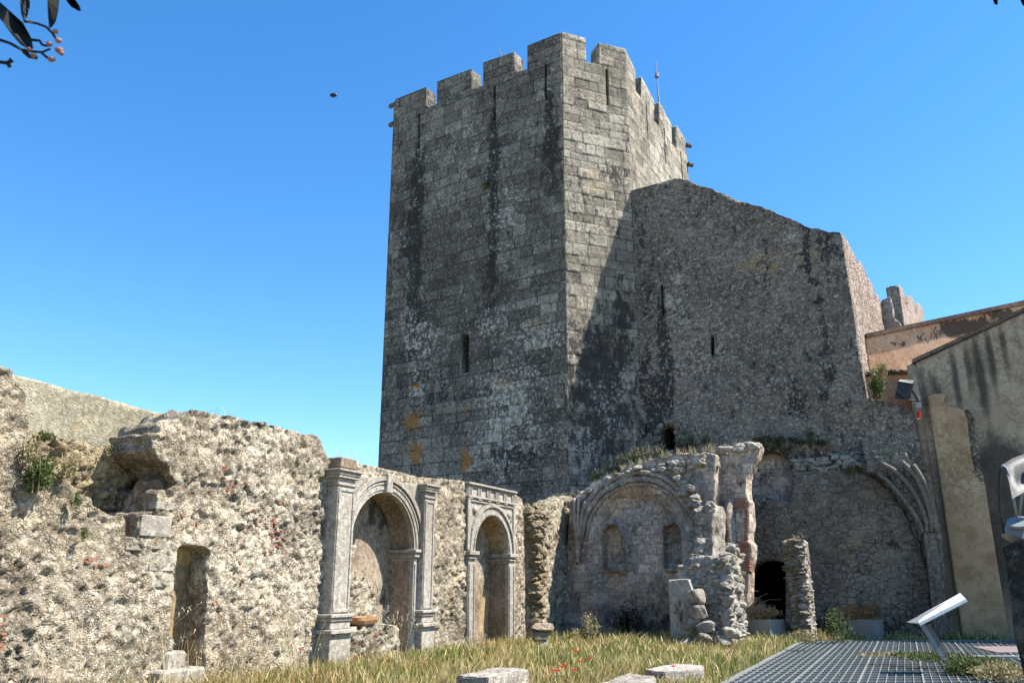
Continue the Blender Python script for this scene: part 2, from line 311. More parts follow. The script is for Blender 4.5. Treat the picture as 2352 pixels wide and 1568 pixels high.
def panel(name,pl,poly,mat,parent=None,holes=(),thick=.6,res=.08,relief=None,stains_shade=(),snf=None,edge=.0,ks=None,smooth=True):
    P=np.array(poly); u0,v0=P.min(0)-res*1.5; u1,v1=P.max(0)+res*1.5
    nu=int((u1-u0)/res)+2; nv=int((v1-v0)/res)+2
    us=u0+np.arange(nu)*res; vs=v0+np.arange(nv)*res
    U,V=np.meshgrid(us,vs,indexing='ij')
    cu,cv=U[:-1,:-1]+res/2,V[:-1,:-1]+res/2
    m=inside(cu,cv,poly)
    for h in holes: m&=~inside(cu,cv,h)
    idx=np.argwhere(m)
    def nid(i,j): return i*nv+j
    i,j=idx[:,0],idx[:,1]
    quads=np.stack([nid(i,j),nid(i+1,j),nid(i+1,j+1),nid(i,j+1)],1)
    # boundary edges
    mp=np.zeros((m.shape[0]+2,m.shape[1]+2),bool); mp[1:-1,1:-1]=m
    E=[]
    for (di,dj,a,b) in ((0,-1,0,1),(1,0,1,2),(0,1,2,3),(-1,0,3,0)):
        q=m&~mp[1+di:mp.shape[0]-1+di,1+dj:mp.shape[1]-1+dj]
        k=np.argwhere(q); ii,jj=k[:,0],k[:,1]
        c=np.stack([nid(ii,jj),nid(ii+1,jj),nid(ii+1,jj+1),nid(ii,jj+1)],1)
        E.append(np.stack([c[:,a],c[:,b]],1))
    E=np.concatenate(E)
    Uf,Vf=U.ravel().copy(),V.ravel().copy()
    bn=np.unique(E)
    segs=[]
    for pg in (poly,*holes):
        for a,b in zip(pg,list(pg[1:])+[pg[0]]): segs.append((*a,*b))
    bu,bv=Uf[bn],Vf[bn]; best=np.full(len(bn),9e9); nu_,nv_=bu.copy(),bv.copy()
    for x0,y0,x1,y1 in segs:
        dx,dy=x1-x0,y1-y0; L=dx*dx+dy*dy
        if L<1e-9: continue
        t=np.clip(((bu-x0)*dx+(bv-y0)*dy)/L,0,1); qx,qy=x0+t*dx,y0+t*dy; d=np.hypot(bu-qx,bv-qy); k=d<best
        best=np.where(k,d,best); nu_=np.where(k,qx,nu_); nv_=np.where(k,qy,nv_)
    k=best<res*1.1; Uf[bn[k]]=nu_[k]; Vf[bn[k]]=nv_[k]
    used=np.unique(quads); rm=np.full(nu*nv,-1); rm[used]=np.arange(len(used))
    Uu,Vu=Uf[used],Vf[used]; quads=rm[quads]; E=rm[E]
    D=relief(Uu,Vu) if relief else np.zeros(len(Uu))
    isb=np.zeros(len(Uu),bool); isb[np.unique(E)]=True
    D=np.where(isb,np.minimum(D,.0)*.5,D)
    ox,oy=pl.o; dx,dy=pl.d; nx,ny=pl.n
    def w2(u,v,w): return np.stack([ox+u*dx+w*nx,oy+u*dy+w*ny,v],1)
    verts=[w2(Uu,Vu,D)]; faces=[quads]; n0=len(Uu); uvx=[Uu]; uvy=[Vu]
    # sides
    ns=ks or max(1,min(8,int(thick/(res*1.6))))
    bs=np.unique(E); loc=np.full(n0,-1); loc[bs]=np.arange(len(bs)); nb=len(bs)
    prev=bs; base=n0
    for s in range(1,ns+1):
        w=-thick*s/ns; q=0.
        jit=(fbm(Uu[bs]*3+s*1.7,Vu[bs]*3+s*2.3,33,3)-.5)*2*edge if s<ns else 0
        jit2=(fbm(Uu[bs]*3+s*2.7,Vu[bs]*3-s*1.3,44,3)-.5)*2*edge if s<ns else 0
        verts.append(w2(Uu[bs]+jit,Vu[bs]+jit2,np.full(nb,w))); uvx.append(Uu[bs]+w); uvy.append(Vu[bs]-(0))
        cur=base+np.arange(nb)
        a,b=E[:,0],E[:,1]
        pa=a if s==1 else prev[loc[a]]; pb=b if s==1 else prev[loc[b]]
        faces.append(np.stack([pb,pa,cur[loc[a]],cur[loc[b]]],1)); prev=cur; base+=nb
    # back
    back=np.full(n0,-1); back[bs]=prev; inn=np.where(~isb)[0]; back[inn]=base+np.arange(len(inn))
    verts.append(w2(Uu[inn],Vu[inn],np.full(len(inn),-thick))); uvx.append(Uu[inn]); uvy.append(Vu[inn])
    faces.append(back[quads[:,::-1]])
    Vx=np.concatenate(verts); Fx=np.concatenate(faces); ux=np.concatenate(uvx); uy=np.concatenate(uvy)
    me=bpy.data.meshes.new(name); me.vertices.add(len(Vx)); me.vertices.foreach_set('co',Vx.astype(np.float32).ravel())
    me.loops.add(Fx.size); me.loops.foreach_set('vertex_index',Fx.ravel().astype(np.int32))
    me.polygons.add(len(Fx)); me.polygons.foreach_set('loop_start',(np.arange(len(Fx))*4).astype(np.int32))
    uvl=me.uv_layers.new(name='UVMap'); fl=Fx.ravel(); uvl.data.foreach_set('uv',np.stack([ux[fl],uy[fl]],1).astype(np.float32).ravel())
    if stains_shade is not None:
        st=np.zeros((len(Vx),4))
        for ch,X,Y,rx,ry,sg in stains_shade:
            c=pl.hit(X,Y); r1=abs(pl.hit(X+rx,Y)[0]-c[0]); r2=abs(pl.hit(X,Y+ry)[1]-c[1])
            d=((ux-c[0])/r1)**2+((uy-c[1])/r2)**2; st[:,'dowa'.index(ch)]+=sg*np.exp(-d)
        a=me.attributes.new('st','FLOAT_COLOR','POINT'); a.data.foreach_set('color',st.astype(np.float32).ravel())
        s2=np.zeros((len(Vx),4)); s2[:,0]=st[:,3]; a=me.attributes.new('so','FLOAT_COLOR','POINT'); a.data.foreach_set('color',s2.astype(np.float32).ravel())
    if snf:
        sn=snf(ux,uy); a=me.attributes.new('sn','FLOAT_COLOR','POINT'); a.data.foreach_set('color',sn.astype(np.float32).ravel())
    me.update(calc_edges=True)
    me.validate()
    if smooth: me.polygons.foreach_set('use_smooth',[True]*len(me.polygons))
    me.materials.append(mat)
    return put(bpy.data.objects.new(name,me),parent)
def rub(sc=5.,amp=.07,seed=5,smoothz=(),asp=1.35,pits=.06):
    """random rubble relief in metres; smoothz: (u,v,ru,rv) zones kept as smooth plaster"""
    def core(u,v):
        wu=u+(fbm(u*1.6,v*1.6,seed+7,3)-.5)*.35; wv=v+(fbm(u*1.6+9,v*1.6,seed+17,3)-.5)*.3
        f1,f2,r=vor(wu*sc,wv*sc*asp,seed); g1,g2,r2=vor(wu*sc*2.4+5,wv*sc*2.4*asp,seed+3)
        e=np.minimum(1,(f2-f1)*5.5); e2=np.minimum(1,(g2-g1)*4.)
        z=np.zeros(u.shape)
        for a,b,c,d in smoothz:
            q=((u-a)/c)**2+((v-b)/d)**2+(fbm(u*3,v*3,seed+21,3)-.5)*1.6; z=np.maximum(z,1-sst(.7,1.15,q))
        big=fbm(u*.9,v*.9,seed+31,3)
        gen=sst(.45,.51,fbm(u*.75+3,v*.75,seed+41,4)); z=np.maximum(z,gen*.85)
        return f1,f2,r,r2,e,e2,z,big
    def relief(u,v):
        f1,f2,r,r2,e,e2,z,big=core(u,v)
        h=amp*((e*.6+.25*r)+.45*e2*(.3+r2)+ (r-.5)*.7)-amp*.9
        pk=sst(.62,.68,fbm(u*5.3,v*5.9,seed+60,2))*pits
        hz=(fbm(u*9,v*9,seed+71,4)-.5)*.075-sst(.64,.7,fbm(u*6.2,v*5.2,seed+81,3))*pits
        return h*(1-z)+hz*z-pk*(1-z)+(big-.5)*.1+(fbm(u*12,v*12,seed+91,3)-.5)*.045-sst(.6,.72,vn(u*9.1,v*10.3,seed+95))*.03
    def snf(u,v):
        f1,f2,r,r2,e,e2,z,big=core(u,v)
        red=sst(.8,.9,r2)*(1-z)*.75
        t=np.clip(r*.65+r2*.35,0,1)
        return np.stack([t*(1-z)+z*.8,(1-np.minimum(e,1))*(1-z),red*sst(.55,.65,fbm(u*.8+4,v*.8,seed+99,2)),np.zeros(u.shape)],1)
    return relief,snf
def soft(amp=.02,sc=2.5,seed=9):
    return lambda u,v:(fbm(u*sc,v*sc,seed,5)-.5)*2*amp
def blocky(w,h,amp,seed=4):
    def f(u,v):
        row=np.floor(v/h).astype(int); uu=u+T(seed)[row&255,3]*w; c=np.floor(uu/w).astype(int)
        return (T(seed+1)[c&255,row&255]-.5)*2*amp+(fbm(u*2,v*2,seed,4)-.5)*amp*1.5
    return f
def ashlar(hm,wm,seed,amp=.02):
    r=np.random.RandomState(seed); rows=np.cumsum(np.r_[-1.,hm*(.75+.5*r.rand(80))]); cols=[np.cumsum(np.r_[-14.-r.rand(),wm*(.55+.95*r.rand(60))]) for _ in range(81)]; rv=r.rand(81,62)
    def core(u,v):
        vv=v+(fbm(u*.7,v*.7,seed,3)-.5)*.06; uu=u+(fbm(u*1.7,v*1.7,seed+3,3)-.5)*.05
        k=np.clip(np.searchsorted(rows,vv)-1,0,79); dv=np.minimum(vv-rows[k],rows[np.minimum(k+1,80)]-vv)
        du=np.zeros(u.shape); rr=np.zeros(u.shape)
        for q in np.unique(k):
            m=k==q; c=cols[q]; j=np.clip(np.searchsorted(c,uu[m])-1,0,59); du[m]=np.minimum(uu[m]-c[j],c[j+1]-uu[m]); rr[m]=rv[q,j]
        return np.minimum(du,dv),rr
    def rel(u,v):
        d,rr=core(u,v); return (rr-.5)*1.0*amp-.016*(1-sst(.0,.045,d))+(fbm(u*3,v*3,seed+5,5)-.5)*.05
    def sn(u,v):
        d,rr=core(u,v); return np.stack([rr,(1-sst(.0,.036,d))*.8,np.zeros(u.shape),np.zeros(u.shape)],1)
    return rel,sn
# ------------------------------------------------------------------ loose rubble masses
_ico=None
def ico():
    global _ico
    if _ico is None:
        bm=bmesh.new(); bmesh.ops.create_icosphere(bm,subdivisions=3,radius=1); bm.verts.ensure_lookup_table()
        _ico=(np.array([v.co[:] for v in bm.verts]),np.array([[v.index for v in f.verts] for f in bm.faces])); bm.free()
    return _ico
def stones(name,items,mat,parent=None,seed=1,sq=4.):
    """items: (centre xyz, half sizes (a,b,c), rotation z). rounded blocky stones in ONE mesh"""
    V0,F0=ico(); VS=[];FS=[]; r=np.random.RandomState(seed)
    # superellipsoid-ish base
    nrm=(np.abs(V0)**sq).sum(1)**(-1/sq); B=V0*nrm[:,None]
    for k,(c,s,a) in enumerate(items):
        n=fbm(V0[:,0]*1.3+r.rand()*50+V0[:,2],V0[:,1]*1.3+r.rand()*50-V0[:,2]*.7,7,4)
        v=B*(.8+.42*n[:,None])
        for _ in range(7):
            p=r.normal(size=3); p/=np.linalg.norm(p); cc=.62+.3*r.rand(); dd=v@p; v=v-np.maximum(0,dd-cc)[:,None]*p*.92
        n2=fbm(V0[:,0]*4+k*3.1+V0[:,2]*2,V0[:,1]*4-V0[:,2]*3,17,3)-.5
        v=v*(1+.14*n2[:,None])*np.array(s)*1.12
        e=Euler(((r.rand()-.5)*.35,(r.rand()-.5)*.35,a)).to_matrix(); v=v@np.array(e).T+np.array(c)
        FS.append(F0+len(VS)*len(V0)); VS.append(v)
    return mesh(name,np.concatenate(VS),np.concatenate(FS),mat,parent,False)
def fill_stones(pl,poly,w0,w1,size,seed=1,flat=.55):
    """items for stones() covering the front of a polygon, laid in rough courses"""
    r=np.random.RandomState(seed); P=np.array(poly); out=[]; v=P[:,1].min()
    while v<P[:,1].max():
        h=size*flat*(.6+.8*r.rand()); u=P[:,0].min()-size*r.rand()
        while u<P[:,0].max():
            w=size*(.6+1.1*r.rand())
            if inside(np.array([u+w/2]),np.array([v+h/2]),poly)[0]:
                d=w0+(w1-w0)*r.rand(); out.append((pl.pt(u+w/2,v+h/2+(r.rand()-.5)*.06,d),(w*.56,size*.6,h*.62*(.8+.5*r.rand())),R(90-pl.a)+(r.rand()-.5)*.5))
            u+=w*.97
        v+=h*.95
    return out
# ------------------------------------------------------------------ plants
def leafcloud(name,c,rad,n,size,mat,parent=None,seed=1,up=.3,asp=2.2,shell=.5):
    r=np.random.RandomState(seed); V=[];Fc=[];lv=[]
    for k in range(n):
        d=r.normal(size=3); d/=np.linalg.norm(d)+1e-9; q=r.rand()**shell
        cl=vn(np.array(d[0]*2+5+seed),np.array(d[2]*2+9+d[1]),seed%40+3)
        if cl<.33 and r.rand()<.8: continue
        cc=c[r.randint(len(c))] if isinstance(c,list) else c
        p=np.array(cc)+d*np.array(rad)*q*(.7+.6*float(cl)); s=size*(.5+r.rand())
        a=r.normal(size=3); a[2]+=up*2; a/=np.linalg.norm(a); b=np.cross(a,r.normal(size=3)); b/=np.linalg.norm(b)+1e-9
        i=len(V); V+=[p,p+a*s*.5+b*s*.5/asp,p+a*s,p+a*s*.5-b*s*.5/asp]; Fc.append((i,i+1,i+2,i+3)); x=r.rand(); lv+=[x]*4
    o=mesh(name,V,Fc,mat,parent); a=o.data.attributes.new('lv','FLOAT','POINT'); a.data.foreach_set('value',np.array(lv,dtype=np.float32)); return o
def stems(name,c,n,h,spread,mat,parent=None,seed=1,r0=.006,lean=(0,0),seg=5,heads=None):
    r=random.Random(seed); bm=bmesh.new()
    for k in range(n):
        a=r.random()*6.28; q=spread*math.sqrt(r.random()); b=Vector(c)+Vector((math.cos(a)*q,math.sin(a)*q,0)); hh=h*(.55+.6*r.random())
        l=Vector((math.cos(a)*.35*r.random()+lean[0],math.sin(a)*.35*r.random()+lean[1],0)); cv=r.random()*.5
        pts=[b+Vector((0,0,hh*t))+l*hh*(t*t*(.6+cv)+t*.2) for t in [i/seg for i in range(seg+1)]]
        tube(bm,pts,r0,r0*.4,3)
        if heads and r.random()<.8:
            for z in range(6):
                p=pts[-1]-(pts[-1]-pts[-2])*z*.22; d=Vector((r.uniform(-1,1),r.uniform(-1,1),r.uniform(.2,1.2))).normalized()*heads
                tube(bm,[p,p+d*.5,p+d],r0*.6,r0*1.7,3)
    return frombm(name,bm,mat,parent)
def bush(px,py,D,rad,n,size,label,cat='shrub',name='wall_shrub',mat='leaf',seed=1,group=None,stem=True,asp=2.2,up=.3):
    c=at(px,py,D); t=thing(name,label,cat,(c[0],c[1],c[2]-rad[2]),group)
    leafcloud('foliage',c,rad,n,size,M[mat],t,seed,up,asp)
    if stem: stems('stem',(c[0],c[1],c[2]-rad[2]),5,rad[2]*1.8,rad[0]*.3,M['twig'],t,seed,.008)
    return t
# ------------------------------------------------------------------ ground
def ground():
    bm=bmesh.new(); bmesh.ops.create_grid(bm,x_segments=8,y_segments=8,size=600)
    k=N('dry_soil'); n=k.noise(.9,8,.65); n2=k.noise(8,6,.7)
    c=k.mix(k.ss(n,.4,.62),(.12,.1,.05),(.2,.17,.085)); c=k.mix(k.ss(n2,.5,.65),c,(.27,.22,.12))
    m=k.done(c,k.bump(n2,.8,.05)); o=frombm('ground',bm,m); tag(o,None,None,kind='structure')
ground()
# ------------------------------------------------------------------ main planes
W=PL((-3.73,17.25),27)                       # courtyard wall, runs away to the right
C=PL((1.76,28.03),117)                       # chapel front
G=PL((3.667,31.772),117)                     # gable of the hall
T2=PL((4.97,31.17),68.5)                     # tower, chamfer face (u<0 towards the camera)
cu=T2.hit(1303,900)[0]; c1=T2.pt(cu,0)
T1=PL((c1[0],c1[1]),-56)                     # big tower face, u>0 goes left and back
T1.n=(-T1.n[0],-T1.n[1])
T3=PL((4.97,31.17),29.5)
# ------------------------------------------------------------------ keep tower
tw=thing('keep_tower','tall grey many-sided stone tower with battlements, streaked by dark and white lichen','tower',(c1[0],c1[1],0))
Z5=lambda pts: zz(pts,.3671,857.5,36.75)
def top1():
    a=T1.poly([(905,238)]+Z5([(140,520),(330,445),(327,578),(398,552),(398,412),(613,330),(611,465),(687,437),(687,292),(880,225),(884,358),(963,333),(963,185),(1178,100)]))
    return a
pt1=top1(); uf=T1.hit(868,1060)[0]
slit=lambda P,pts:P.poly(pts)
pt1=[(max(0.,u),v) for u,v in pt1]
poly1=[(uf,-.3)]+[(uf-.02,8)]+pt1+[(0,-.3)]
sl1=[T1.poly([(959.5,261),(965,261),(964,343),(958.5,343)]),T1.poly([(1133.5,195),(1138.5,195),(1138.5,277),(1133,277)]),T1.poly([(1250,147),(1256,147),(1256,229),(1250.5,229)]),T1.poly([(1061,769),(1077,766),(1076,855),(1061,858)])]
stn1=[('d',962,400,14,90,1.0),('d',952,560,22,130,1.1),('d',950,700,16,80,.7),('d',1133,340,13,90,1.2),('d',1136,480,14,110,.9),('d',1128,640,18,90,.7),('d',1268,330,22,90,1.0),('d',1262,220,10,40,.7),
 ('w',965,790,45,60,.8),('w',1120,740,40,40,.7),('w',1210,765,50,60,.75),('w',1130,980,60,110,.7),('w',1270,770,22,30,.7),('w',960,900,30,60,.7),('w',1180,870,90,50,.45),('w',1060,330,90,50,.35),('w',1170,480,30,60,.7),('w',1220,960,80,90,.5),('w',930,730,40,30,.5),
 ('o',948,965,26,30,1.5),('o',955,1040,26,40,1.5),('o',1066,1055,18,60,1.2),('o',1130,1020,30,60,.5),('o',1068,940,9,30,1.0),('o',955,885,15,10,1.5),('o',1150,880,14,10,.8),('o',1110,1060,50,30,.4),('a',1155,880,26,16,1.2),('a',1225,745,22,16,1.3),('a',1170,925,60,30,.5),('a',1050,470,120,90,.35),
 ('d',1180,1050,90,30,.8),('d',900,600,25,300,.35),('d',1010,900,60,60,.4)]
T1v=PL(T1.o,T1.a); 
ra,sa_=ashlar(.46,.78,21)
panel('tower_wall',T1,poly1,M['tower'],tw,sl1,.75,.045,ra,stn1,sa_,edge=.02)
p2=T2.poly(Z5([(1178,100),(1327,140),(1332,290),(1410,303),(1410,168),(1553,200)]))
p2=[(min(max(u,cu),0.),v) for u,v in p2]; p2[-1]=(0.,p2[-1][1])
poly2=[(cu,-.3)]+[(cu,9)]+p2+[(0,-.3)]
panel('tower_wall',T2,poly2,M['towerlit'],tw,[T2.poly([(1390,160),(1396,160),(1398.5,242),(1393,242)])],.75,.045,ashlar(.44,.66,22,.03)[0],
 [('d',1330,420,30,50,.5),('d',1415,400,30,25,.8),('d',1380,500,60,60,.35),('d',1380,780,110,130,.45),('d',1380,1020,110,130,.45),('a',1370,420,60,60,.7),('a',1330,700,40,80,.5),('w',1360,200,60,80,.3),('d',1440,330,10,80,.5),('d',1380,950,80,130,.55),('w',1390,930,45,90,1.1),('w',1340,1030,40,60,.9),('w',1440,880,20,70,.7),('o',1372,782,8,6,1.),('d',1360,820,60,60,.45),('d',1430,700,20,100,.5)],ashlar(.44,.66,22,.03)[1],edge=.02)  # lower dark spots: dark crust plus shade painted where the gable's shadow falls
pt3=[(max(u,0.),v) for u,v in T3.poly(Z5([(1553,200),(1640,345),(1641,470),(1676,515),(1676,380),(1757,530),(1758,655),(1790,690),(1790,540),(1867,680),(1868,800),(1897,830),(1897,685),(1953,770),(1975,1030)]))]
pt3[0]=(0.,p2[-1][1])
poly3=[(0,-.3)]+[(0,16)]+pt3+[(pt3[-1][0]+.0,-.3)]
sl3=[T3.poly(Z5(q)) for q in ([(1705,555),(1711,560),(1722,770),(1716,768)],[(1815,700),(1821,704),(1836,930),(1829,928)],[(1919,850),(1925,853),(1938,1020),(1931,1018)])]
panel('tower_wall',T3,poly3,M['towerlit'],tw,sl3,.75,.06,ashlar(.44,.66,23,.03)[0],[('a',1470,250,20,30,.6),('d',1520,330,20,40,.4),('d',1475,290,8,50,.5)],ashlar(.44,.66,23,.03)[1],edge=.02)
# hidden rear faces close the tower
e1=T1.pt(uf,0); e3=T3.pt(poly3[-1][0],0); 
def rear(p,q,zt):
    ang=math.degrees(math.atan2(q[0]-p[0],q[1]-p[1])); L=math.hypot(q[0]-p[0],q[1]-p[1]); P=PL((p[0],p[1]),ang)
    mer=[]; u=0
    pts=[(.05,-.3),(.05,zt)]
    while u+1.6<L: pts+=[(u+1.6,zt),(u+1.6,zt-1.5),(u+2.4,zt-1.5),(u+2.4,zt)]; u+=2.4
    pts+=[(L-.05,zt-(1.5 if u+.1>L else 0)),(L-.05,-.3)]
    panel('rear_wall',P,pts,M['tower'],tw,(),.7,.25,None,(),edge=0)
m4=(e1[0]+5.5*math.sin(R(27)),e1[1]+5.5*math.cos(R(27)))
rear(e3,m4,19.4)
rear(m4,e1,19.4)
bm=bmesh.new(); vs=[bm.verts.new((x,y,17.6)) for x,y in (T1.pt(.3,0,-.3)[:2],T2.pt(-.1,0,-.4)[:2],T3.pt(poly3[-1][0]-.3,0,-.3)[:2],(m4[0]-.2,m4[1]-.3),T1.pt(uf-.3,0,-.3)[:2])]
bm.faces.new(vs); frombm('roof_deck',bm,M['tower'],tw)
# water spouts at the tower edges
def spout(x,y,D,dx,dy,l=.35):
    p=at(x,y,D); bm=bmesh.new(); tube(bm,[p,(p[0]+dx*l,p[1]+dy*l,p[2]-.02)],.13,.11,8); frombm('water_spout',bm,M['tower'],tw)
u=T1.pt(uf,0); spout(906,240,u[1],-.83,.56,.3); spout(904,284,u[1],-.83,.56,.25)
u=T3.pt(poly3[-1][0],0); spout(1576,333,u[1]-.1,.9,.3,.3); spout(1580,377,u[1]-.1,.9,.3,.3)
p=T1.pt(2.6,0)
pp=T1.hit(1218,122); q=T1.pt(pp[0],pp[1]); spout(1218,123,q[1],.83*.4,-.56,.2)
# rods on the tower
def rod(x0,y0,x1,y1,D,label,name,r,extra=True):
    a=at(x0,y0,D); b=at(x1,y1,D); t=thing(name,label,'rod',b); bm=bmesh.new(); tube(bm,[b,a],r,r*.35,6); frombm('mast',bm,M['greymetal'],t)
    if extra:
        m=Vector(b).lerp(Vector(a),.68); bm=bmesh.new(); tube(bm,[m+Vector((0,0,-.12)),m+Vector((0,0,.02)),m+Vector((0,0,.14))],r*2.4,r*1.6,8); frombm('insulator',bm,M['greymetal'],t)
    return t
rod(1506,140,1514,245,37.5,'slender grey lightning rod rising above the right side of the tower battlements','lightning_rod',.05)
rod(1146,111,1151,135,36,'short bent metal post sticking up behind the second merlon from the tower corner','short_post',.05,False)
# ------------------------------------------------------------------ gable hall
gh=thing('gabled_hall','high windowless rubble hall with a broken sloping gable, abutting the tower','building',(G.o[0],G.o[1],0))
Z7=lambda pts: zz(pts,.4687,1347.5,367.5)
gt=G.poly([(1447,440)]+Z7([(230,145),(290,130),(370,110),(440,88),(500,100),(640,155),(740,200),(880,240),(980,280),(1050,310),(1070,325),(1160,345),(1245,355)]))
gr=G.poly([(1952,665),(1990,913),(2003,915),(2041,923),(2079,937),(2098,948),(2101,966),(2120,1050)])
gu=gr[-1][0]
gp=[(G.hit(1465,1030)[0]-.5,-.3),(G.hit(1460,1000)[0],6),(gt[0][0],12)]+rough(gt,.1,.2,5,closed=False)+gr+[(G.hit(2152,1200)[0],3),(G.hit(2187,1469)[0],-.3)]
Z3=lambda pts: zz(pts,.4141,1225,918.75)
gholes=[G.poly(q) for q in ([(1517,651),(1522,651),(1526,726),(1521,726)],[(1631,770),(1640,770),(1641,817),(1632,817)],[(1481,972),(1486,972),(1486,1003),(1481,1003)],
 [(1522,1032),(1521,1000),(1526,985),(1540,979),(1550,985),(1551,1032)],
 Z3([(1192,1330),(1195,960),(1215,925),(1260,895),(1330,887),(1385,893),(1398,925),(1400,1330)]))]
gst=[('d',1853,600,6,60,1.2),('d',1858,540,4,20,1.),('d',1905,860,14,14,1.3),('d',1893,905,10,16,1.2),('d',1880,690,14,8,1.2),('d',1870,650,8,8,1.),('o',1468,790,6,30,.8),('o',1905,900,12,20,.7),('d',1527,800,13,90,1.1),('d',1525,920,22,80,.9),('d',1485,900,30,90,.6),('d',1475,600,25,200,.3),('w',1558,640,11,12,1.6),('w',1537,690,8,16,1.6),('w',1560,690,7,8,1.6),('w',1820,545,12,7,1.3),('w',1535,578,9,6,1.2),('w',1480,545,9,6,1.0),('w',1628,515,9,6,1.),
 ('a',1760,600,55,40,.95),('a',1690,620,50,20,.6),('a',1860,590,40,20,.9),('a',1860,720,30,100,.35),('a',1960,945,30,15,.9),('a',1700,800,40,60,.2),('w',1570,760,60,120,.35),('w',1640,800,40,60,.4),('d',1840,900,30,60,.4),('d',1905,560,40,40,.5),('d',1900,800,12,60,.6),
 ('a',1950,1250,120,120,.45),('d',1830,1060,180,25,.7),('d',1750,1090,40,50,1.2),('w',1790,1125,34,22,1.3),('w',1775,1227,14,11,1.5),('d',1960,1440,200,50,.8),('w',1890,1120,40,60,.3),('a',1990,1330,30,30,.7)]  # dark spot left of the pale patch paints the shade of the arched recess
rec=G.poly(Z3([(1150,560),(1150,420),(1190,345),(1235,305),(1300,284),(1370,292),(1415,340),(1433,400),(1437,540),(1390,556),(1310,546),(1250,520),(1200,545)]))
panel('recess_back',G.off(-.55),[(min(p[0] for p in rec)-.3,min(p[1] for p in rec)-.6),(min(p[0] for p in rec)-.3,max(p[1] for p in rec)+.3),(max(p[0] for p in rec)+.5,max(p[1] for p in rec)+.3),(max(p[0] for p in rec)+.5,min(p[1] for p in rec)-.6)],M['chapel'],gh,(),.3,.08,lambda u,v:soft(.1,1.5,15)(u,v),[('d',1750,1080,40,30,.9),('w',1795,1125,30,20,1.)],edge=0)  # dark spot paints the shade under the half-dome
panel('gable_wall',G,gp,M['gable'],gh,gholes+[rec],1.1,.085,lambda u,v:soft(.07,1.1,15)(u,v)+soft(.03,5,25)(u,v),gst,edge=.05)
# side wall with battlements
gc=G.pt(gt[-1][0],0); GS=PL((gc[0]-.02,gc[1]+.02),29)
zs=Z7([(1250,358),(1322,478),(1324,545),(1341,575),(1340,492),(1372,565),(1373,610),(1384,625),(1382,580),(1411,632),(1412,690),(1424,708),(1423,655),(1441,690),(1478,1048),(1440,1045),(1397,1160),(1385,1160),(1340,860)])
gsp=GS.poly(zs)
ue=max(p[0] for p in gsp)
gsp2=[p for p in gsp[:14]]+[(ue,gsp[14][1]),(ue,-.3),(.03,-.3),(.03,gsp[0][1]-.5)]
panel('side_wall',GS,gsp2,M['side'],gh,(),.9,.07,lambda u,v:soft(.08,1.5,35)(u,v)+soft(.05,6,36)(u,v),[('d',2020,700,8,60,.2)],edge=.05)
# closing walls and roof of the hall (behind)
b0=GS.pt(ue,0); gA=G.pt(.2,0); 
rw=PL((b0[0],b0[1]),-63); panel('rear_wall',rw,[(.1,-.3),(.1,10),(9,10),(9,-.3)],M['gable'],gh,(),.6,.3,None,(),edge=0)
bm=bmesh.new(); f=[bm.verts.new(p) for p in (G.pt(1.6,11.3,-.9),G.pt(gt[-1][0]-.2,11.3,-.9),(b0[0]-.3,b0[1],9.5),rw.pt(8.8,9.5))]; bm.faces.new(f); frombm('roof',bm,M['gable'],gh)
# dark rooms behind the openings
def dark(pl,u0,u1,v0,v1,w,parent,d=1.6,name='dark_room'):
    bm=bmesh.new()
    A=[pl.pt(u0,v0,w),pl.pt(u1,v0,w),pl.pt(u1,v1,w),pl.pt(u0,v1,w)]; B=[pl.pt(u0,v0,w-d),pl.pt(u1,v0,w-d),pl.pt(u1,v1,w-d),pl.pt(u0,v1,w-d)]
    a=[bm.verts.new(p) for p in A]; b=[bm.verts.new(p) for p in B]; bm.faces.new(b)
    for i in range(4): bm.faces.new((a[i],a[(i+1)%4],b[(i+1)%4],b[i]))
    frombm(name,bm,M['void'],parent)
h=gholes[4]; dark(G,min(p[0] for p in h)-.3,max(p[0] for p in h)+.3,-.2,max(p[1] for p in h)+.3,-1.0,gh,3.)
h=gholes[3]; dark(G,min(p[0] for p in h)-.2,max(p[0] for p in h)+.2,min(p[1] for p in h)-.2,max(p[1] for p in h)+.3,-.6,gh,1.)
bm_=[(1722,1215),(1760,1150),(1822,1152),(1826,1090),(1870,1078),(1930,1082),(1985,1085),(2040,1120),(2090,1200),(2125,1290),(2150,1470),(1715,1470),(1716,1300)]
panel('bay_masonry',G.off(.13),rough(G.off(.13).poly(bm_),.12,.15,7),M['bay'],gh,[G.off(.13).poly(Z3([(1192,1345),(1195,960),(1215,925),(1260,895),(1330,887),(1385,893),(1398,925),(1400,1345)]))],.3,.06,lambda u,v:soft(.05,2.2,17)(u,v),[('a',1960,1270,110,110,.6),('d',1960,1440,200,40,.7),('d',2050,1250,20,20,.6),('w',1890,1120,40,40,.4),('a',1950,1400,30,30,.8)],edge=.06)
# small block surround of the upper doorway
its=[]
for (x,y) in ((1513,1028),(1513,1010),(1513,993),(1520,980),(1532,972),(1546,972),(1557,982),(1559,997),(1560,1012),(1560,1028),(1568,1005),(1569,1020),(1569,990)):
    u,v=G.hit(x,y); its.append((G.pt(u,v,.12),(.11,.2,.13),R(-27)))
stones('door_surround',its,M['gable'],gh,4)
# courses of loose stones below the gable, and on the slope shoulder
its=[]
r_=random.Random(5)
for row,(y0,n) in enumerate(((1058,6),(1068,7),(1079,6),(1089,4))):
    x=1826+row*5
    for i in range(n):
        u,v=G.hit(x,y0-(x-1826)*.07+r_.uniform(-2,2)); s=r_.uniform(.1,.24); its.append((G.pt(u,v,-.02),(s,.14,.085),R(-27))); x+=s*2*78*.9
stones('stone_course',its,M['crust'],gh,9)
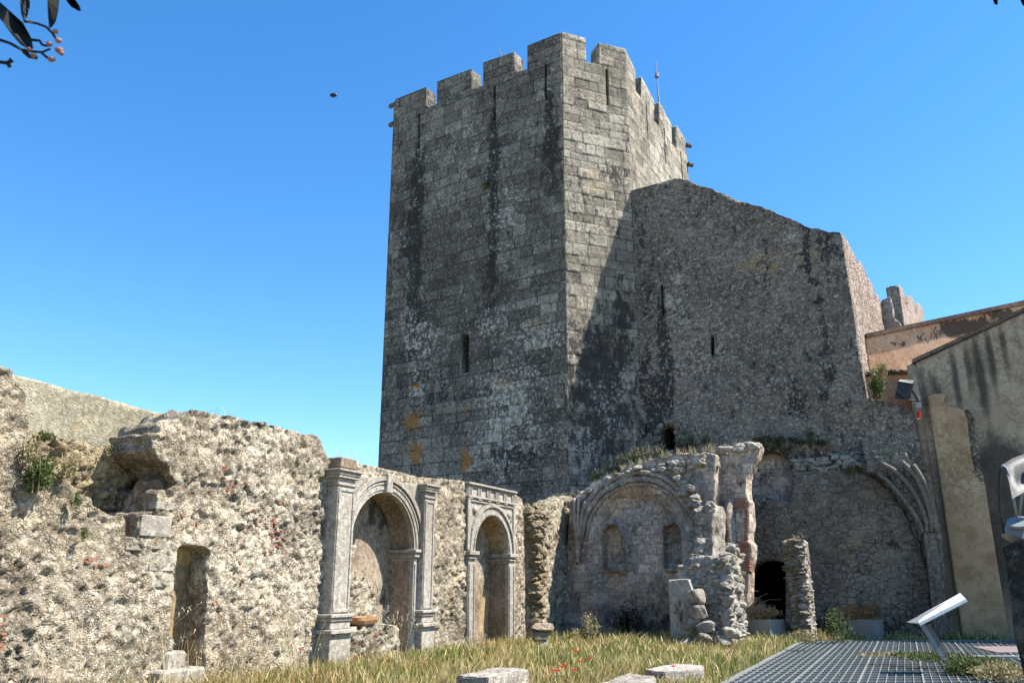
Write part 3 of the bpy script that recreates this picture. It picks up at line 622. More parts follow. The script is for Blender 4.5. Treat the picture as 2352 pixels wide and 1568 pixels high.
# ------------------------------------------------------------------ courtyard wall
cw=thing('courtyard_wall','long pale ruined rubble wall with a broken top and a breach, lit by the sun','wall',(W.o[0],W.o[1],0))
Z1=lambda pts: zz(pts,.492,0,796)
wtop=[(-40,835)]+Z1([(0,90),(65,110),(60,150),(100,180),(130,225),(135,330),(150,400),(170,455),(215,500),(240,570),(300,620),(390,700),(430,705),(440,740),(500,780),(530,790),(575,790),(588,815),(592,890),(650,895),(655,790),(665,765),(730,765),(735,680),(745,665),(800,665),(830,640),(800,600),(790,560),(730,520),(705,480),(715,440),(700,405),(745,400),(750,370),(770,350),(800,345),(840,340),(860,310),(900,290),(960,300),(1060,320),(1150,345),(1240,350),(1330,385),(1420,410),(1480,415),(1500,440),(1510,480),(1535,530),(1565,560)])
wtop+=[(800,1056),(860,1070),(960,1095),(1040,1103),(1071,1106),(1128,1118),(1178,1131),(1190,1140)]
wp=W.poly(wtop); wp=rough(wp,.055,.1,6,closed=False)
ul=wp[0][0]; ur=9.1
wpoly=[(ul,-.2)]+wp[:-1]+[(ur-.15,4.1),(ur-.1,3),(ur,1.6),(ur-.05,-.2)]
ZD=lambda pts: zz(pts,.2578,0,1163.75)
door=W.poly(ZD([(1690,1450),(1665,1300),(1540,1290),(1555,1160),(1505,1150),(1530,950),(1555,650),(1582,390),(1600,352),(1650,338),(1740,336),(1830,350),(1870,370),(1885,410),(1862,600),(1838,1000),(1828,1450)]))
UC=1.875; RO=1.205; VS=2.42
def archhole(uc,vs,r,v0,n=20): return [(uc-r,v0)]+[(uc-r*math.cos(math.pi*i/n),vs+r*math.sin(math.pi*i/n)) for i in range(n+1)]+[(uc+r,v0)]
hole1=archhole(UC,VS,RO+.12,-.12); 
U2=6.94; R2=.98; V2=2.48
hole2=archhole(U2,V2,R2+.1,-.12)
sm=[(-3.2,2.6,.75,.5),(-4.3,1.6,.75,1.5),(-4.9,.9,.55,1.2),(-2.6,1.6,.55,1.1),(-1.9,2.1,.5,.6),(-5.6,2.3,.4,.5),(-1.1,3.4,.4,.3),(-2.0,.9,.3,.6),(1.9,4.1,2.4,.22),(4.4,3.6,.6,.7),(-.2,1.2,.25,1.)]
rl,sf=rub(5.2,.062,5,sm,pits=.042)
wst=[('w',250,1350,90,160,.4),('w',700,1200,40,200,.12),('a',230,1090,60,40,.8),('a',640,1200,40,70,.35),('a',70,1200,60,60,.4),('w',1020,1400,30,90,.15),('d',520,955,150,12,.5),('d',660,975,80,10,.5),('a',1040,1350,20,90,.6),('d',80,1080,30,60,.4)]
panel('wall_masonry',W,wpoly,M['rubble'],cw,[door,hole1,hole2],1.0,.032,rl,wst,sf,edge=.07,ks=8)
# masonry core exposed in the breach, and coping ledge
core=W.off(-1.0)
cpz=core.poly([(60,985)]+Z1([(150,395),(170,405),(290,430),(400,450),(500,470),(600,490),(690,500)])+[(352,1045),(360,1120),(350,1260),(60,1260)])
rl2,sf2=rub(5.,.1,45,())
panel('wall_core',core,rough(cpz,.05,.12,9),M['ochre'],cw,(),.9,.04,rl2,[('a',230,1110,60,60,.5)],sf2,edge=.05)
# niche behind the narrow doorway, with ashlar
du=[p[0] for p in door]; 
panel('doorway_back',W.off(-.5),[(min(du)-.25,0),(min(du)-.25,2.6),(max(du)+.3,2.6),(max(du)+.3,0)],M['nicheochre'],cw,(),.3,.05,soft(.015,2,4),(),None)
dr_=max(du); box('doorway_reveal',W,dr_-.04,dr_+.12,.1,1.98,-.52,-.1,M['nicheochre'],cw,.02)
# ashlar blocks around the doorway
r_=random.Random(3); bm=bmesh.new()
def ab(x0,y0,x1,y1,w=.012):
    w-=.02
    a=W.hit(x0*.2578,1163.75+y0*.2578); b=W.hit(x1*.2578,1163.75+y1*.2578); addbox(bm,W,a[0]+.012,b[0]-.012,b[1]+.01,a[1]-.01,-.2,w,.012)
for q in ((1135,285,1350,400),(1365,300,1570,390),(1240,412,1330,570),(1345,400,1560,580),(1355,592,1545,720),(1450,735,1530,900)): ab(*q,w=.0+r_.random()*.02)
ab(1260,60,1520,280,.03); ab(1395,-60,1560,40,.02)
bmesh.ops.recalc_face_normals(bm,faces=bm.faces); frombm('ashlar_blocks',bm,M['carved'],cw)
# bricks and tile scraps embedded in the wall face
bm=bmesh.new()
for (x,y,n,sx,sy) in ((620,1215,50,26,50),(215,1285,9,16,10),(240,1300,6,20,10),(360,1440,9,8,40),(425,1190,6,22,6),(440,1200,5,18,5),(8,1440,9,8,50),(650,1260,10,18,20),(555,1320,8,10,30),(500,1380,5,8,20),(665,1220,5,14,8)):
    for i in range(n):
        X=x+r_.gauss(0,sx*.6); Y=y+r_.gauss(0,sy*.6); u,v=W.hit(X,Y); w=r_.uniform(.03,.1); h=r_.uniform(.014,.03); ww=r_.uniform(-.05,.0)
        addbox(bm,W,u-w/2,u+w/2,v-h,v+h,-.3,ww,.006)
bmesh.ops.recalc_face_normals(bm,faces=bm.faces); frombm('brick_scraps',bm,plain('red_brick',(.25,.12,.08),.95,0,.5,14,.5),cw)
# round corbel stone seen in the breach
u,v=W.off(-.45).hit(345,1118); stones('corbel_stone',[(W.pt(u+.05,v,-.45),(.26,.28,.22),.4)],M['niche'],cw,3,2.6)
# steps inside the doorway
st=thing('stone_steps','worn pale stone steps at the foot of the narrow wall doorway','steps',W.pt(-3.3,0,0))
for (x0,y0,x1,y1,w) in ((1490,1292,1655,1460,.06),(1495,1160,1552,1292,-.02),(1440,1462,1830,1580,.22)):
    a=W.off(w).hit(x0*.2578,1163.75+y0*.2578); b=W.off(w).hit(x1*.2578,1163.75+y1*.2578); box('step',W,a[0],b[0],max(0,b[1]),a[1],-.45,w,M['carved'],st,.04)
# ------------------------------------------------------------------ big niche frame
def arcring(bm,pl,uc,vc,r0,r1,w0,w1,a0=0,a1=math.pi,n=28,gap=0):
    q=[[bm.verts.new(pl.pt(uc-r*math.cos(a0+(a1-a0)*i/n),vc+r*math.sin(a0+(a1-a0)*i/n),w)) for (r,w) in ((r0,w0),(r0,w1),(r1,w1),(r1,w0))] for i in range(n+1)]
    for a,b in zip(q,q[1:]):
        for k in range(4): bm.faces.new((a[k],a[(k+1)%4],b[(k+1)%4],b[k]))
    bm.faces.new(q[0]); bm.faces.new(q[-1][::-1])
nf=thing('carved_niche_frame','wide round arch niche of carved grey stone between two pilasters on tall pedestals','niche',W.pt(UC,0,0))
P2=lambda x,y:(x*.375+673.75,y*.375+980)
def bx(name,x0,x1,y0,y1,w1,w0=-.2,mat='carved',parent=None,bm=None,bev=.012):
    pl=W.off(w1); ym=(y0+y1)/2; u0=pl.hit(x0,ym)[0]; u1=pl.hit(x1,ym)[0]; xm=(x0+x1)/2; v1=pl.hit(xm,y0)[1]; v0=pl.hit(xm,y1)[1]
    if bm is not None: addbox(bm,W,u0,u1,v0,v1,w0,w1,bev); return (u0,u1,v0,v1)
    box(name,W,u0,u1,v0,v1,w0,w1,M[mat],parent,bev); return (u0,u1,v0,v1)
def pilaster(uc,hw,vtop,parent,w=.2,cap=True,sc=1.):
    bm=bmesh.new(); 
    for a,b,c,d,e in ((-hw,hw,1.07,vtop,w),(-hw-.0,hw,1.07,1.07,w)):
        if d>c: addbox(bm,W,uc+a,uc+b,c,d,-.2,e,.01)
    # raised fillets leave a sunk panel on the shaft
    for s in (-1,1): addbox(bm,W,uc+s*(hw-.05)-.03,uc+s*(hw-.05)+.03,1.12,vtop-.08,w-.02,w+.022,.006)
    addbox(bm,W,uc-hw+.02,uc+hw-.02,vtop-.11,vtop-.05,w-.02,w+.022,.006); addbox(bm,W,uc-hw+.02,uc+hw-.02,1.1,1.16,w-.02,w+.022,.006)
    bmesh.ops.recalc_face_normals(bm,faces=bm.faces); o=frombm('pilaster',bm,M['carved'],parent)
    bm=bmesh.new()   # base and pedestal
    for a,c,d,e in ((.11,1.0,1.07,.1),(.06,.93,1.0,.06),(.03,.78,.93,.03),(.12,.70,.78,.13),(.05,.12,.70,.05),(.1,-.1,.12,.1)): addbox(bm,W,uc-hw-a,uc+hw+a,c,d,-.2,w+e,.014)
    bmesh.ops.recalc_face_normals(bm,faces=bm.faces); frombm('pedestal',bm,M['carved'],o)
    if cap:
        bm=bmesh.new()
        for a,c,d,e in ((.03,0,.05,.03),(.0,.05,.15,.0),(.06,.15,.21,.06),(.08,.21,.28,.08),(.12,.28,.33,.12)): addbox(bm,W,uc-hw-a,uc+hw+a,vtop+c,vtop+d,-.2,w+e,.01)
        bmesh.ops.recalc_face_normals(bm,faces=bm.faces); frombm('capital',bm,M['carved'],o)
    return o
ulp=W.off(.24).hit(785,1250)[0]; urp=W.off(.2).hit(985,1250)[0]
pilaster(ulp+.04,.28,3.58,nf,.26)
pilaster(urp,.22,3.62,nf,.2)
bm=bmesh.new(); addbox(bm,W,ulp-.22,ulp+.3,3.94,4.16,-.3,.28,.02); bmesh.ops.recalc_face_normals(bm,faces=bm.faces); frombm('cornice_block',bm,M['niche'],nf)
bm=bmesh.new()
arcring(bm,W,UC,VS,RO,RO+.30,-.1,.05); 
arcring(bm,W,UC,VS,RO+.06,RO+.13,.04,.075); arcring(bm,W,UC,VS,RO+.26,RO+.36,-.1,.11); arcring(bm,W,UC,VS,RO+.18,RO+.22,.04,.075)
bmesh.ops.recalc_face_normals(bm,faces=bm.faces); frombm('archivolt',bm,M['carved'],nf)
bm=bmesh.new(); arcring(bm,W,UC,VS,RO,RO+.25,-.66,-.1); bmesh.ops.recalc_face_normals(bm,faces=bm.faces); frombm('soffit',bm,M['niche'],nf)  # browner than the arch face, warm shade put into the colour
# keystone
bm=bmesh.new(); addbox(bm,W,UC-.11,UC+.11,VS+RO-.02,VS+RO+.42,-.2,.15,.02); bmesh.ops.recalc_face_normals(bm,faces=bm.faces); frombm('keystone',bm,M['carved'],nf)
# spandrel slabs
for s in (-1,1):
    pts=[(UC+s*(RO+.36)*math.cos(a),VS+(RO+.36)*math.sin(a)) for a in [R(8+i*7) for i in range(9)]]
    pts+=[(UC+s*(RO+.36)*math.cos(R(64)),3.93),(UC+s*1.48,3.95),(UC+s*1.62,3.5)]
    panel('spandrel',W.off(.04),pts,M['carved'],nf,(),.2,.05,soft(.008,3,3),(),None)
# jambs with impost blocks
for s in (-1,1):
    a,b=sorted((UC+s*RO,UC+s*(RO+.34))); bm=bmesh.new(); addbox(bm,W,a,b,-.1,VS-.26,-.08,.05,.012)
    for q in (a+.05,b-.05): addbox(bm,W,q-.025,q+.025,.05,VS-.32,.04,.075,.006)
    bmesh.ops.recalc_face_normals(bm,faces=bm.faces); j=frombm('jamb',bm,M['carved'],nf)
    box('reveal',W,a+.003,b,-.1,VS-.02,-.66,-.08,M['niche'],nf)  # reveal in the browner stone too, its shade painted in
    bm=bmesh.new()
    for e,c,d in ((.0,-.26,-.18),(.05,-.18,-.12),(.03,-.12,-.07),(.09,-.07,0)): addbox(bm,W,a-e,b+e,VS+c,VS+d,-.66,.06+e,.01)
    bmesh.ops.recalc_face_normals(bm,faces=bm.faces); frombm('impost',bm,M['carved'],j)
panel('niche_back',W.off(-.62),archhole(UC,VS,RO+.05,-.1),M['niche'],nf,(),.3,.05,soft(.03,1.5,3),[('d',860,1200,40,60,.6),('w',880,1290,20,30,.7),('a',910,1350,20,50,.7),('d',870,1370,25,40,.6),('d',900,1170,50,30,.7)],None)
rl3,sf3=rub(5.,.08,65,())
pl_=W.off(-.02); sill=[(.66,-.1),(.66,.78),(1.5,.8),(2.2,.8),(2.55,.76),(2.72,.62),(2.74,-.1)]
panel('sill_bench',pl_,rough(sill,.02,.1,3),M['rubble'],nf,(),.6,.035,rl3,[('w',850,1480,60,40,.3)],sf3,edge=.03)
lp=W.off(-.42); rp_=lp.poly([(790,1436),(790,1312),(810,1314),(828,1322),(846,1330),(856,1350),(865,1375),(866,1400),(861,1436)])
panel('rubble_infill',lp,rough(rp_,.03,.1,4),M['rubble'],nf,(),.25,.035,rl3,(),sf3,edge=.03)
tb=thing('broken_trough','weathered orange stone basin lying on the sill of the wide niche','basin',W.pt(1.2,.8,-.1))
pl_=W.off(-.12); a=pl_.hit(805,1428); b=pl_.hit(863,1432)
def basin():
    bm=bmesh.new(); n=20; cu_,cv_=(a[0]+b[0])/2,.80; L=(b[0]-a[0])/2; rings=[]
    for (f,h) in ((.55,0.0),(.8,.03),(.95,.1),(1.,.17),(.9,.17),(.8,.1),(.5,.06)):
        rings.append([bm.verts.new(W.pt(cu_+L*f*math.copysign(abs(math.cos(t))**.6,math.cos(t)),cv_+h,-.16+.24*f*math.copysign(abs(math.sin(t))**.6,math.sin(t)))) for t in [2*math.pi*i/n for i in range(n)]])
    for p,q in zip(rings,rings[1:]):
        for i in range(n): bm.faces.new((p[i],p[(i+1)%n],q[(i+1)%n],q[i]))
    bm.faces.new(rings[0][::-1]); bm.faces.new(rings[-1]); return bm
frombm('bowl',basin(),M['terra'],tb)
# ------------------------------------------------------------------ small niche frame
n2=thing('small_niche_frame','narrow round arch niche under a fluted frieze with round bosses, right of the wide niche','niche',W.pt(U2,0,0))
bm=bmesh.new(); arcring(bm,W,U2,V2,R2,R2+.28,-.1,.05); arcring(bm,W,U2,V2,R2+.24,R2+.32,-.1,.1); arcring(bm,W,U2,V2,R2+.03,R2+.08,.04,.075)
bmesh.ops.recalc_face_normals(bm,faces=bm.faces); frombm('archivolt',bm,M['carved'],n2)
bm=bmesh.new(); arcring(bm,W,U2,V2,R2,R2+.25,-.62,-.1); bmesh.ops.recalc_face_normals(bm,faces=bm.faces); frombm('soffit',bm,M['nicheochre'],n2)
uL,uR=U2-R2-.42,U2+R2+.40
for s in (-1,1):
    pts=[(U2+s*(R2+.32)*math.cos(a),V2+(R2+.32)*math.sin(a)) for a in [R(i*9) for i in range(11)]]+[(U2,3.86),((uR if s>0 else uL)-s*.0,3.86),((uR if s>0 else uL)-s*.0,V2)]
    panel('spandrel',W.off(.03),pts,M['carved'],n2,(),.2,.04,soft(.006,3,3),(),None)
    bm=bmesh.new(); bmesh.ops.create_uvsphere(bm,u_segments=14,v_segments=8,radius=1); c=W.pt(U2+s*(R2+.02),3.55,.04)
    bmesh.ops.scale(bm,verts=bm.verts,vec=(.1,.07,.1)); bmesh.ops.rotate(bm,verts=bm.verts,cent=(0,0,0),matrix=Matrix.Rotation(R(63),3,'Z')); bmesh.ops.translate(bm,verts=bm.verts,vec=c); frombm('boss',bm,M['carved'],n2,True)
    e=uR if s>0 else uL; bm=bmesh.new(); addbox(bm,W,min(e,e-s*.14),max(e,e-s*.14),V2+.02,3.84,-.1,.075,.01); bmesh.ops.recalc_face_normals(bm,faces=bm.faces); frombm('corner_strip',bm,M['carved'],n2)
    q0,q1=sorted((U2+s*R2,U2+s*(R2+.33))); bm=bmesh.new(); addbox(bm,W,q0,q1,.05,V2-.26,-.08,.05,.012); box('reveal',W,q0+.003,q1-.003,.05,V2-.02,-.62,-.08,M['niche'],n2)
    for q in (q0+.04,q1-.04): addbox(bm,W,q-.02,q+.02,.2,V2-.34,.04,.075,.006)
    addbox(bm,W,q0-.05,q1+.05,-.05,.12,-.2,.14,.02); addbox(bm,W,q0-.03,q1+.03,.12,.2,-.2,.1,.01)
    bmesh.ops.recalc_face_normals(bm,faces=bm.faces); j=frombm('jamb',bm,M['carved'],n2)
    bm=bmesh.new()
    for e_,c,d in ((0,-.26,-.2),(.04,-.2,-.14),(.01,-.14,-.1),(.09,-.1,0)): addbox(bm,W,q0-e_,q1+e_,V2+c,V2+d,-.62,.06+e_,.01)
    bmesh.ops.recalc_face_normals(bm,faces=bm.faces); frombm('impost',bm,M['carved'],j)
bm=bmesh.new(); addbox(bm,W,uL-.03,uR+.03,3.86,3.92,-.1,.1,.01); addbox(bm,W,uL-.01,uR+.01,3.92,4.2,-.1,.03,.008); addbox(bm,W,uL-.04,uR+.04,4.2,4.26,-.1,.12,.01); addbox(bm,W,uL,uR,3.76,3.80,-.1,.07,.01)
for i in range(6):
    u=uL+.12+(uR-uL-.24)*i/5
    for k in (-1,0,1): addbox(bm,W,u+k*.075-.022,u+k*.075+.022,3.93,4.19,.0,.065,.006)
    addbox(bm,W,u-.1,u+.1,3.82,3.855,.0,.09,.006)
bmesh.ops.recalc_face_normals(bm,faces=bm.faces); frombm('frieze',bm,M['carved'],n2)
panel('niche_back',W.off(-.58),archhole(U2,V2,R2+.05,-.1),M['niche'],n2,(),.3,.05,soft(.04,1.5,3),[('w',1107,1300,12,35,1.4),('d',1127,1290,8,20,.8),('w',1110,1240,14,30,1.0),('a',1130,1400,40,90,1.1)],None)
box('sill',W,U2-R2-.1,U2+R2+.1,-.05,.07,-.5,.2,M['carved'],n2,.02)
# ------------------------------------------------------------------ wall stub right of the small niche, doorway gap
ws=thing('wall_stub','tall narrow stub of sunlit wall with broken left edge, right of the small niche','wall',W.pt(11,0,0))
wsp=W.poly([(1226,1500),(1224,1440),(1232,1380),(1234,1300),(1236,1250),(1226,1225),(1218,1190),(1212,1168),(1228,1172),(1245,1175),(1262,1163),(1285,1147),(1311,1138),(1318,1144),(1312,1220),(1306,1300),(1298,1380),(1290,1495)])
rl4,sf4=rub(5.5,.06,75,[(11.5,2.6,.9,1.8)])
panel('stub_masonry',W,rough(wsp,.06,.12,13),M['rubble'],ws,(),.7,.035,rl4,[('a',1245,1430,20,80,.5),('a',1240,1200,30,60,.6)],sf4,edge=.1)
its=fill_stones(W.off(.0),W.poly([(1212,1165),(1240,1165),(1255,1185),(1242,1240),(1250,1300),(1238,1440),(1225,1440),(1230,1250),(1212,1200)]),-.1,.08,.2,6)
stones('broken_edge',its,M['ochre'],ws,7)
pb=W.off(-1.3)
panel('passage_wall',pb,pb.poly([(1165,1500),(1165,1150),(1215,1165),(1262,1180),(1262,1500)]),M['nicheochre'],ws,(),.4,.06,soft(.06,1.5,8),[('d',1200,1250,20,60,.6)],None,edge=.03)
cf=thing('carved_fragment','small broken column capital on a rough block against the sunlit wall stub','stone fragment',(*gz(1243,1505),0))
p=gz(1243,1503); 
stones('capital',[((p[0],p[1]+.1,.62),(.27,.2,.1),.5),((p[0],p[1]+.1,.45),(.19,.17,.12),.2)],M['darkstone'] if False else M['niche'],cf,2,5)
stones('block',[((p[0]+.03,p[1]+.1,.12),(.17,.15,.22),.3)],M['crust'],cf,3,5)
# ------------------------------------------------------------------ chapel front
ch=thing('ruined_chapel','ruined chapel wall with blind round arch, two blocked windows and a crumbling top','chapel wall',C.pt(2.5,0,0))
ctop=C.poly(Z3([(205,560),(240,535),(290,500),(330,455),(400,425),(470,400),(530,365),(600,350),(650,325),(740,310),(800,300),(860,295),(940,290),(1010,300)]))
cpoly=[(C.hit(1288,1485)[0],-.2)]+rough(ctop,.09,.12,14,closed=False)+[(C.hit(1641,1300)[0],3),(C.hit(1641,1480)[0],-.2)]
def arw(x0,x1,yt,yb):
    l=C.hit(x0,(yt+yb)/2)[0]; r_2=C.hit(x1,(yt+yb)/2)[0]; t=C.hit((x0+x1)/2,yt)[1]; b_=C.hit((x0+x1)/2,yb)[1]; r=(r_2-l)/2; return archhole((l+r_2)/2,t-r*.8,r,b_,12)
ACU=C.hit(1462,1250)[0]
w1=arw(1379,1427,1208,1310); w2=arw(1518,1565,1204,1307)
cst=[('d',1480,1440,140,45,1.0),('a',1500,1390,90,60,.6),('w',1470,1130,70,35,.35),('w',1500,1240,40,40,.35),('a',1360,1280,30,60,.4),('d',1440,1240,20,20,.4),('d',1310,1300,25,150,.5),('a',1370,1170,30,20,.6)]
panel('chapel_masonry',C,cpoly,M['chapel'],ch,[w1,w2],1.0,.05,lambda u,v:soft(.05,.9,45)(u,v)+soft(.025,6,46)(u,v)+(-.05)*sst(1.6,.8,v)-.42*sst(0,.3,1-np.hypot((u-ACU)/1.55,np.maximum(0,v-3.0)/1.75)),cst,edge=.08)
for hh in (w1,w2):
    c0=min(p[0] for p in hh)-.1; c1_=max(p[0] for p in hh)+.1; panel('blocked_window',C.off(-.6),[(c0,min(p[1] for p in hh)-.1),(c0,max(p[1] for p in hh)+.1),(c1_,max(p[1] for p in hh)+.1),(c1_,min(p[1] for p in hh)-.1)],M['chapel'],ch,(),.3,.05,soft(.03,4,41),[('a',1400,1260,30,50,.8)],None)
# mouldings of the blind arch
def rib(pl,pts,r,w,name,parent,mat='chapel'):
    P=[pl.hit(*p) for p in pts]; Q=[]
    for i in range(len(P)-1):
        a=P[max(0,i-1)];b=P[i];c=P[i+1];d=P[min(len(P)-1,i+2)]
        for k in range(4):
            t=k/4; f=lambda s:.5*((2*b[s])+(-a[s]+c[s])*t+(2*a[s]-5*b[s]+4*c[s]-d[s])*t*t+(-a[s]+3*b[s]-3*c[s]+d[s])*t*t*t); Q.append((f(0),f(1)))
    Q.append(P[-1]); bm=bmesh.new(); tube(bm,[pl.pt(u,v,w) for u,v in Q],r,r,8); return frombm(name,bm,M[mat],parent,True)
arc=[(262,790),(275,720),(290,650),(330,580),(380,520),(440,478),(500,452),(560,440),(610,436),(670,445),(720,462),(780,505),(830,560),(870,610),(900,650),(918,690)]
rib(C,Z3(arc),.1,.05,'arch_rib',ch)
rib(C,Z3([(x+(600-x)*.09,y+(720-y)*.1) for x,y in arc]),.06,.03,'arch_rib',ch)
rib(C,Z3([(x-(600-x)*.08,y-(720-y)*.12) for x,y in arc[1:-2]]),.08,.08,'arch_rib',ch)
for pts in ([(236,545),(240,660),(250,775)],[(265,545),(258,660),(258,775)],[(300,560),(275,660),(264,775)]): rib(C,Z3(pts),.06,.16,'springer_rib',ch)
rib(C,Z3([(255,770),(253,840),(250,900)]),.1,.12,'springer_rib',ch)
# broken crust of stones along the top
def crust(pl,line,n,size,parent,seed,mat='crust',w0=-.5,w1=.08,drop=.12,name='broken_crust'):
    r=random.Random(seed); P=[pl.hit(*p) for p in line]; L=[0]
    for a,b in zip(P,P[1:]): L.append(L[-1]+math.dist(a,b))
    its=[]
    for i in range(n):
        t=r.random()*L[-1]; k=max(j for j in range(len(L)) if L[j]<=t); k=min(k,len(P)-2); f=(t-L[k])/(L[k+1]-L[k]); u=P[k][0]+(P[k+1][0]-P[k][0])*f; v=P[k][1]+(P[k+1][1]-P[k][1])*f
        s=size*r.uniform(.5,1.3); its.append((pl.pt(u,v-drop*r.random()*1.6,r.uniform(w0,w1)),(s,s*.9,s*.55),r.random()*3))
    return stones(name,its,M[mat],parent,seed)
crust(C,Z3([(400,440),(470,410),(530,380),(600,365),(700,350),(800,340),(900,320),(1000,310)]),150,.15,ch,3,drop=.22)
crust(C,Z3([(205,565),(260,530),(330,465),(400,430)]),30,.12,ch,4)
crust(C,Z3([(800,420),(850,450),(900,520),(930,600)]),60,.14,ch,5,w0=0,w1=.3,drop=.3)
# fill between chapel front and the hall (old vault)
bm=bmesh.new(); addbox(bm,C,.1,4.6,-.1,4.75,-3.9,-.9,.1); bmesh.ops.recalc_face_normals(bm,faces=bm.faces); frombm('vault_fill',bm,M['crust'],ch)
# pier between the chapels
pr=thing('brick_edged_pier','shaded plastered pier with red brick edge between the two ruined chapels','pier',C.pt(5.5,0,-.8))
Cp=C.off(-.9)
pp_=Cp.poly(Z3([(985,1330),(985,600),(960,420),(945,300),(1000,275),(1060,260),(1110,262),(1150,240),(1200,235),(1248,238),(1240,290),(1215,350),(1190,400),(1178,470),(1182,540),(1195,560),(1200,700),(1192,780),(1210,800),(1208,870),(1192,940),(1192,1330)]))
panel('pier_masonry',Cp,rough(pp_,.06,.1,21),M['chapel'],pr,(),.9,.05,lambda u,v:soft(.05,1.5,61)(u,v)+soft(.04,6,62)(u,v),[('w',1670,1060,40,40,.4),('d',1655,1400,20,60,.6),('d',1700,1100,12,40,.4)],None,edge=.08)
r_=random.Random(8); bm=bmesh.new()
for (y0,y1,xl,xr,n,tl) in ((545,600,1110,1188,9,.0),(600,780,1168,1196,22,0),(790,950,1122,1204,26,.25)):
    for i in range(n):
        y=y0+(y1-y0)*i/n; u0,v0=Cp.hit(*zz([(xl+r_.uniform(0,14),y)],.4141,1225,918.75)[0]); u1,_=Cp.hit(*zz([(xr+r_.uniform(-10,0),y)],.4141,1225,918.75)[0])
        addbox(bm,Cp,u0,u1,v0-.025,v0+.012,-.5,.05+r_.uniform(-.02,.03),.004)
bmesh.ops.recalc_face_normals(bm,faces=bm.faces); frombm('brick_edge',bm,plain('thin_brick',(.25,.13,.09),.95,0,.45,9,.5),pr)
crust(Cp,Z3([(950,300),(1060,265),(1150,245),(1240,240)]),60,.14,pr,6,drop=.12)
bm=bmesh.new(); P_=Cp.hit(1685,1300); tube(bm,[Cp.pt(P_[0],-.1,.08),Cp.pt(P_[0],2.,.08),Cp.pt(P_[0],4.2,.08)],.16,.16,10); frombm('half_column',bm,M['chapel'],pr,True)
# rubble heap / spur
hp=thing('rubble_spur','jagged heap of layered rubble masonry stepping down before the chapel','ruin',C.pt(4,0,1.5))
Sp=C.off(1.7)
sp1=Sp.poly(Z3([(800,1330),(785,1100),(790,985),(800,930),(850,900),(880,860),(950,870),(1040,875),(1060,900),(1070,940),(1098,980),(1103,1100),(1100,1200),(1110,1330)]))
panel('heap_core',Sp.off(-.04),sp1,M['crust'],hp,(),1.5,.07,soft(.1,2,71),(),None,edge=.12)
stones('loose_stones',fill_stones(Sp,sp1,-.26,-.02,.17,11,.45),M['crust'],hp,12)
rs=random.Random(14); its=[]
SR=PL((Sp.pt(sp1[9][0],0)[0],Sp.pt(sp1[9][0],0)[1]),27)
its=fill_stones(SR,[(0,-.1),(0,2.3),(1.4,2.9),(1.5,-.1)],-.1,.08,.26,15); stones('side_stones',its,M['crust'],hp,16)
Sb=C.off(1.2); sp2=Sb.poly(Z3([(850,1200),(870,900),(900,830),(890,800),(925,780),(910,750),(930,690),(920,660),(945,600),(930,585),(985,575),(998,640),(998,860),(1000,1200)]))
panel('spur_wall',Sb,rough(sp2,.07,.12,31),M['crust'],hp,(),1.6,.06,soft(.09,2.2,81),(),None,edge=.1)
crust(Sb,Z3([(870,900),(900,830),(925,780),(925,690),(940,600),(985,575)]),70,.13,hp,17,w0=-.2,w1=.1)
Sc=C.off(2.1); a=Sc.hit(1538,1400)[0]; b=Sc.hit(1592,1400)[0]; t_=Sc.hit(1565,1331)[1]
panel('corner_block',Sc,[(a,-.1),(a,t_-.02),(b-.1,t_+.02),(b,t_-.3),(b+.05,-.1)],M['carved'],hp,(),.8,.05,soft(.05,2.5,91),[('d',1560,1400,30,40,.6)],None,edge=.04)
stones('loose_stones',[(Sc.pt(b+.15,1.35,.15),(.22,.2,.2),0),(Sc.pt(b+.2,.95,.12),(.25,.22,.17),.3),(Sc.pt(b-.05,.62,.1),(.2,.2,.17),.2),(Sc.pt(b+.35,.55,.3),(.26,.2,.12),.1),(Sc.pt(b+.35,.25,.3),(.24,.22,.13),.4),(Sc.pt(b-.2,.12,.45),(.2,.16,.12),.2),(Sc.pt(b+.8,.2,.2),(.2,.2,.14),.6),(Sc.pt(b+1,.4,.1),(.2,.2,.14),.1)],M['crust'],hp,21)
# free-standing pillar
pz=thing('freestanding_pillar','free-standing rubble pillar with rough lit right side, before the dark cellar opening','pillar',(0,0,0))
D0=gz(1818,1477); Pp=PL((D0[0],D0[1]),117); pz.location=(D0[0],D0[1],0)
pv=Pp.poly([(1810,1465),(1802,1400),(1799,1330),(1797,1236),(1820,1238),(1843,1232),(1846,1320),(1852,1465)])
pu0,pu1,ptop=pv[3][0],pv[5][0],pv[4][1]
for q in pz.children: pass
panel('pillar_core',Pp.off(-.08),[(pu0+.05,-.1),(pu0+.05,ptop-.05),(pu1-.03,ptop-.02),(pu1-.03,-.1)],M['crust'],pz,(),1.15,.05,soft(.05,3,95),(),None,edge=.06)
stones('front_stones',fill_stones(Pp,[(pu0+.05,0),(pu0+.05,ptop),(pu1-.05,ptop),(pu1-.05,0)],-.2,-.12,.2,23,.33),M['ochre'],pz,24)
q=Pp.pt(pu1,0); PR=PL((q[0],q[1]),27); stones('side_stones',fill_stones(PR,[(0.05,0),(0.05,ptop),(1.1,ptop),(1.2,0)],-.2,-.1,.2,25,.35),M['crust'],pz,26)
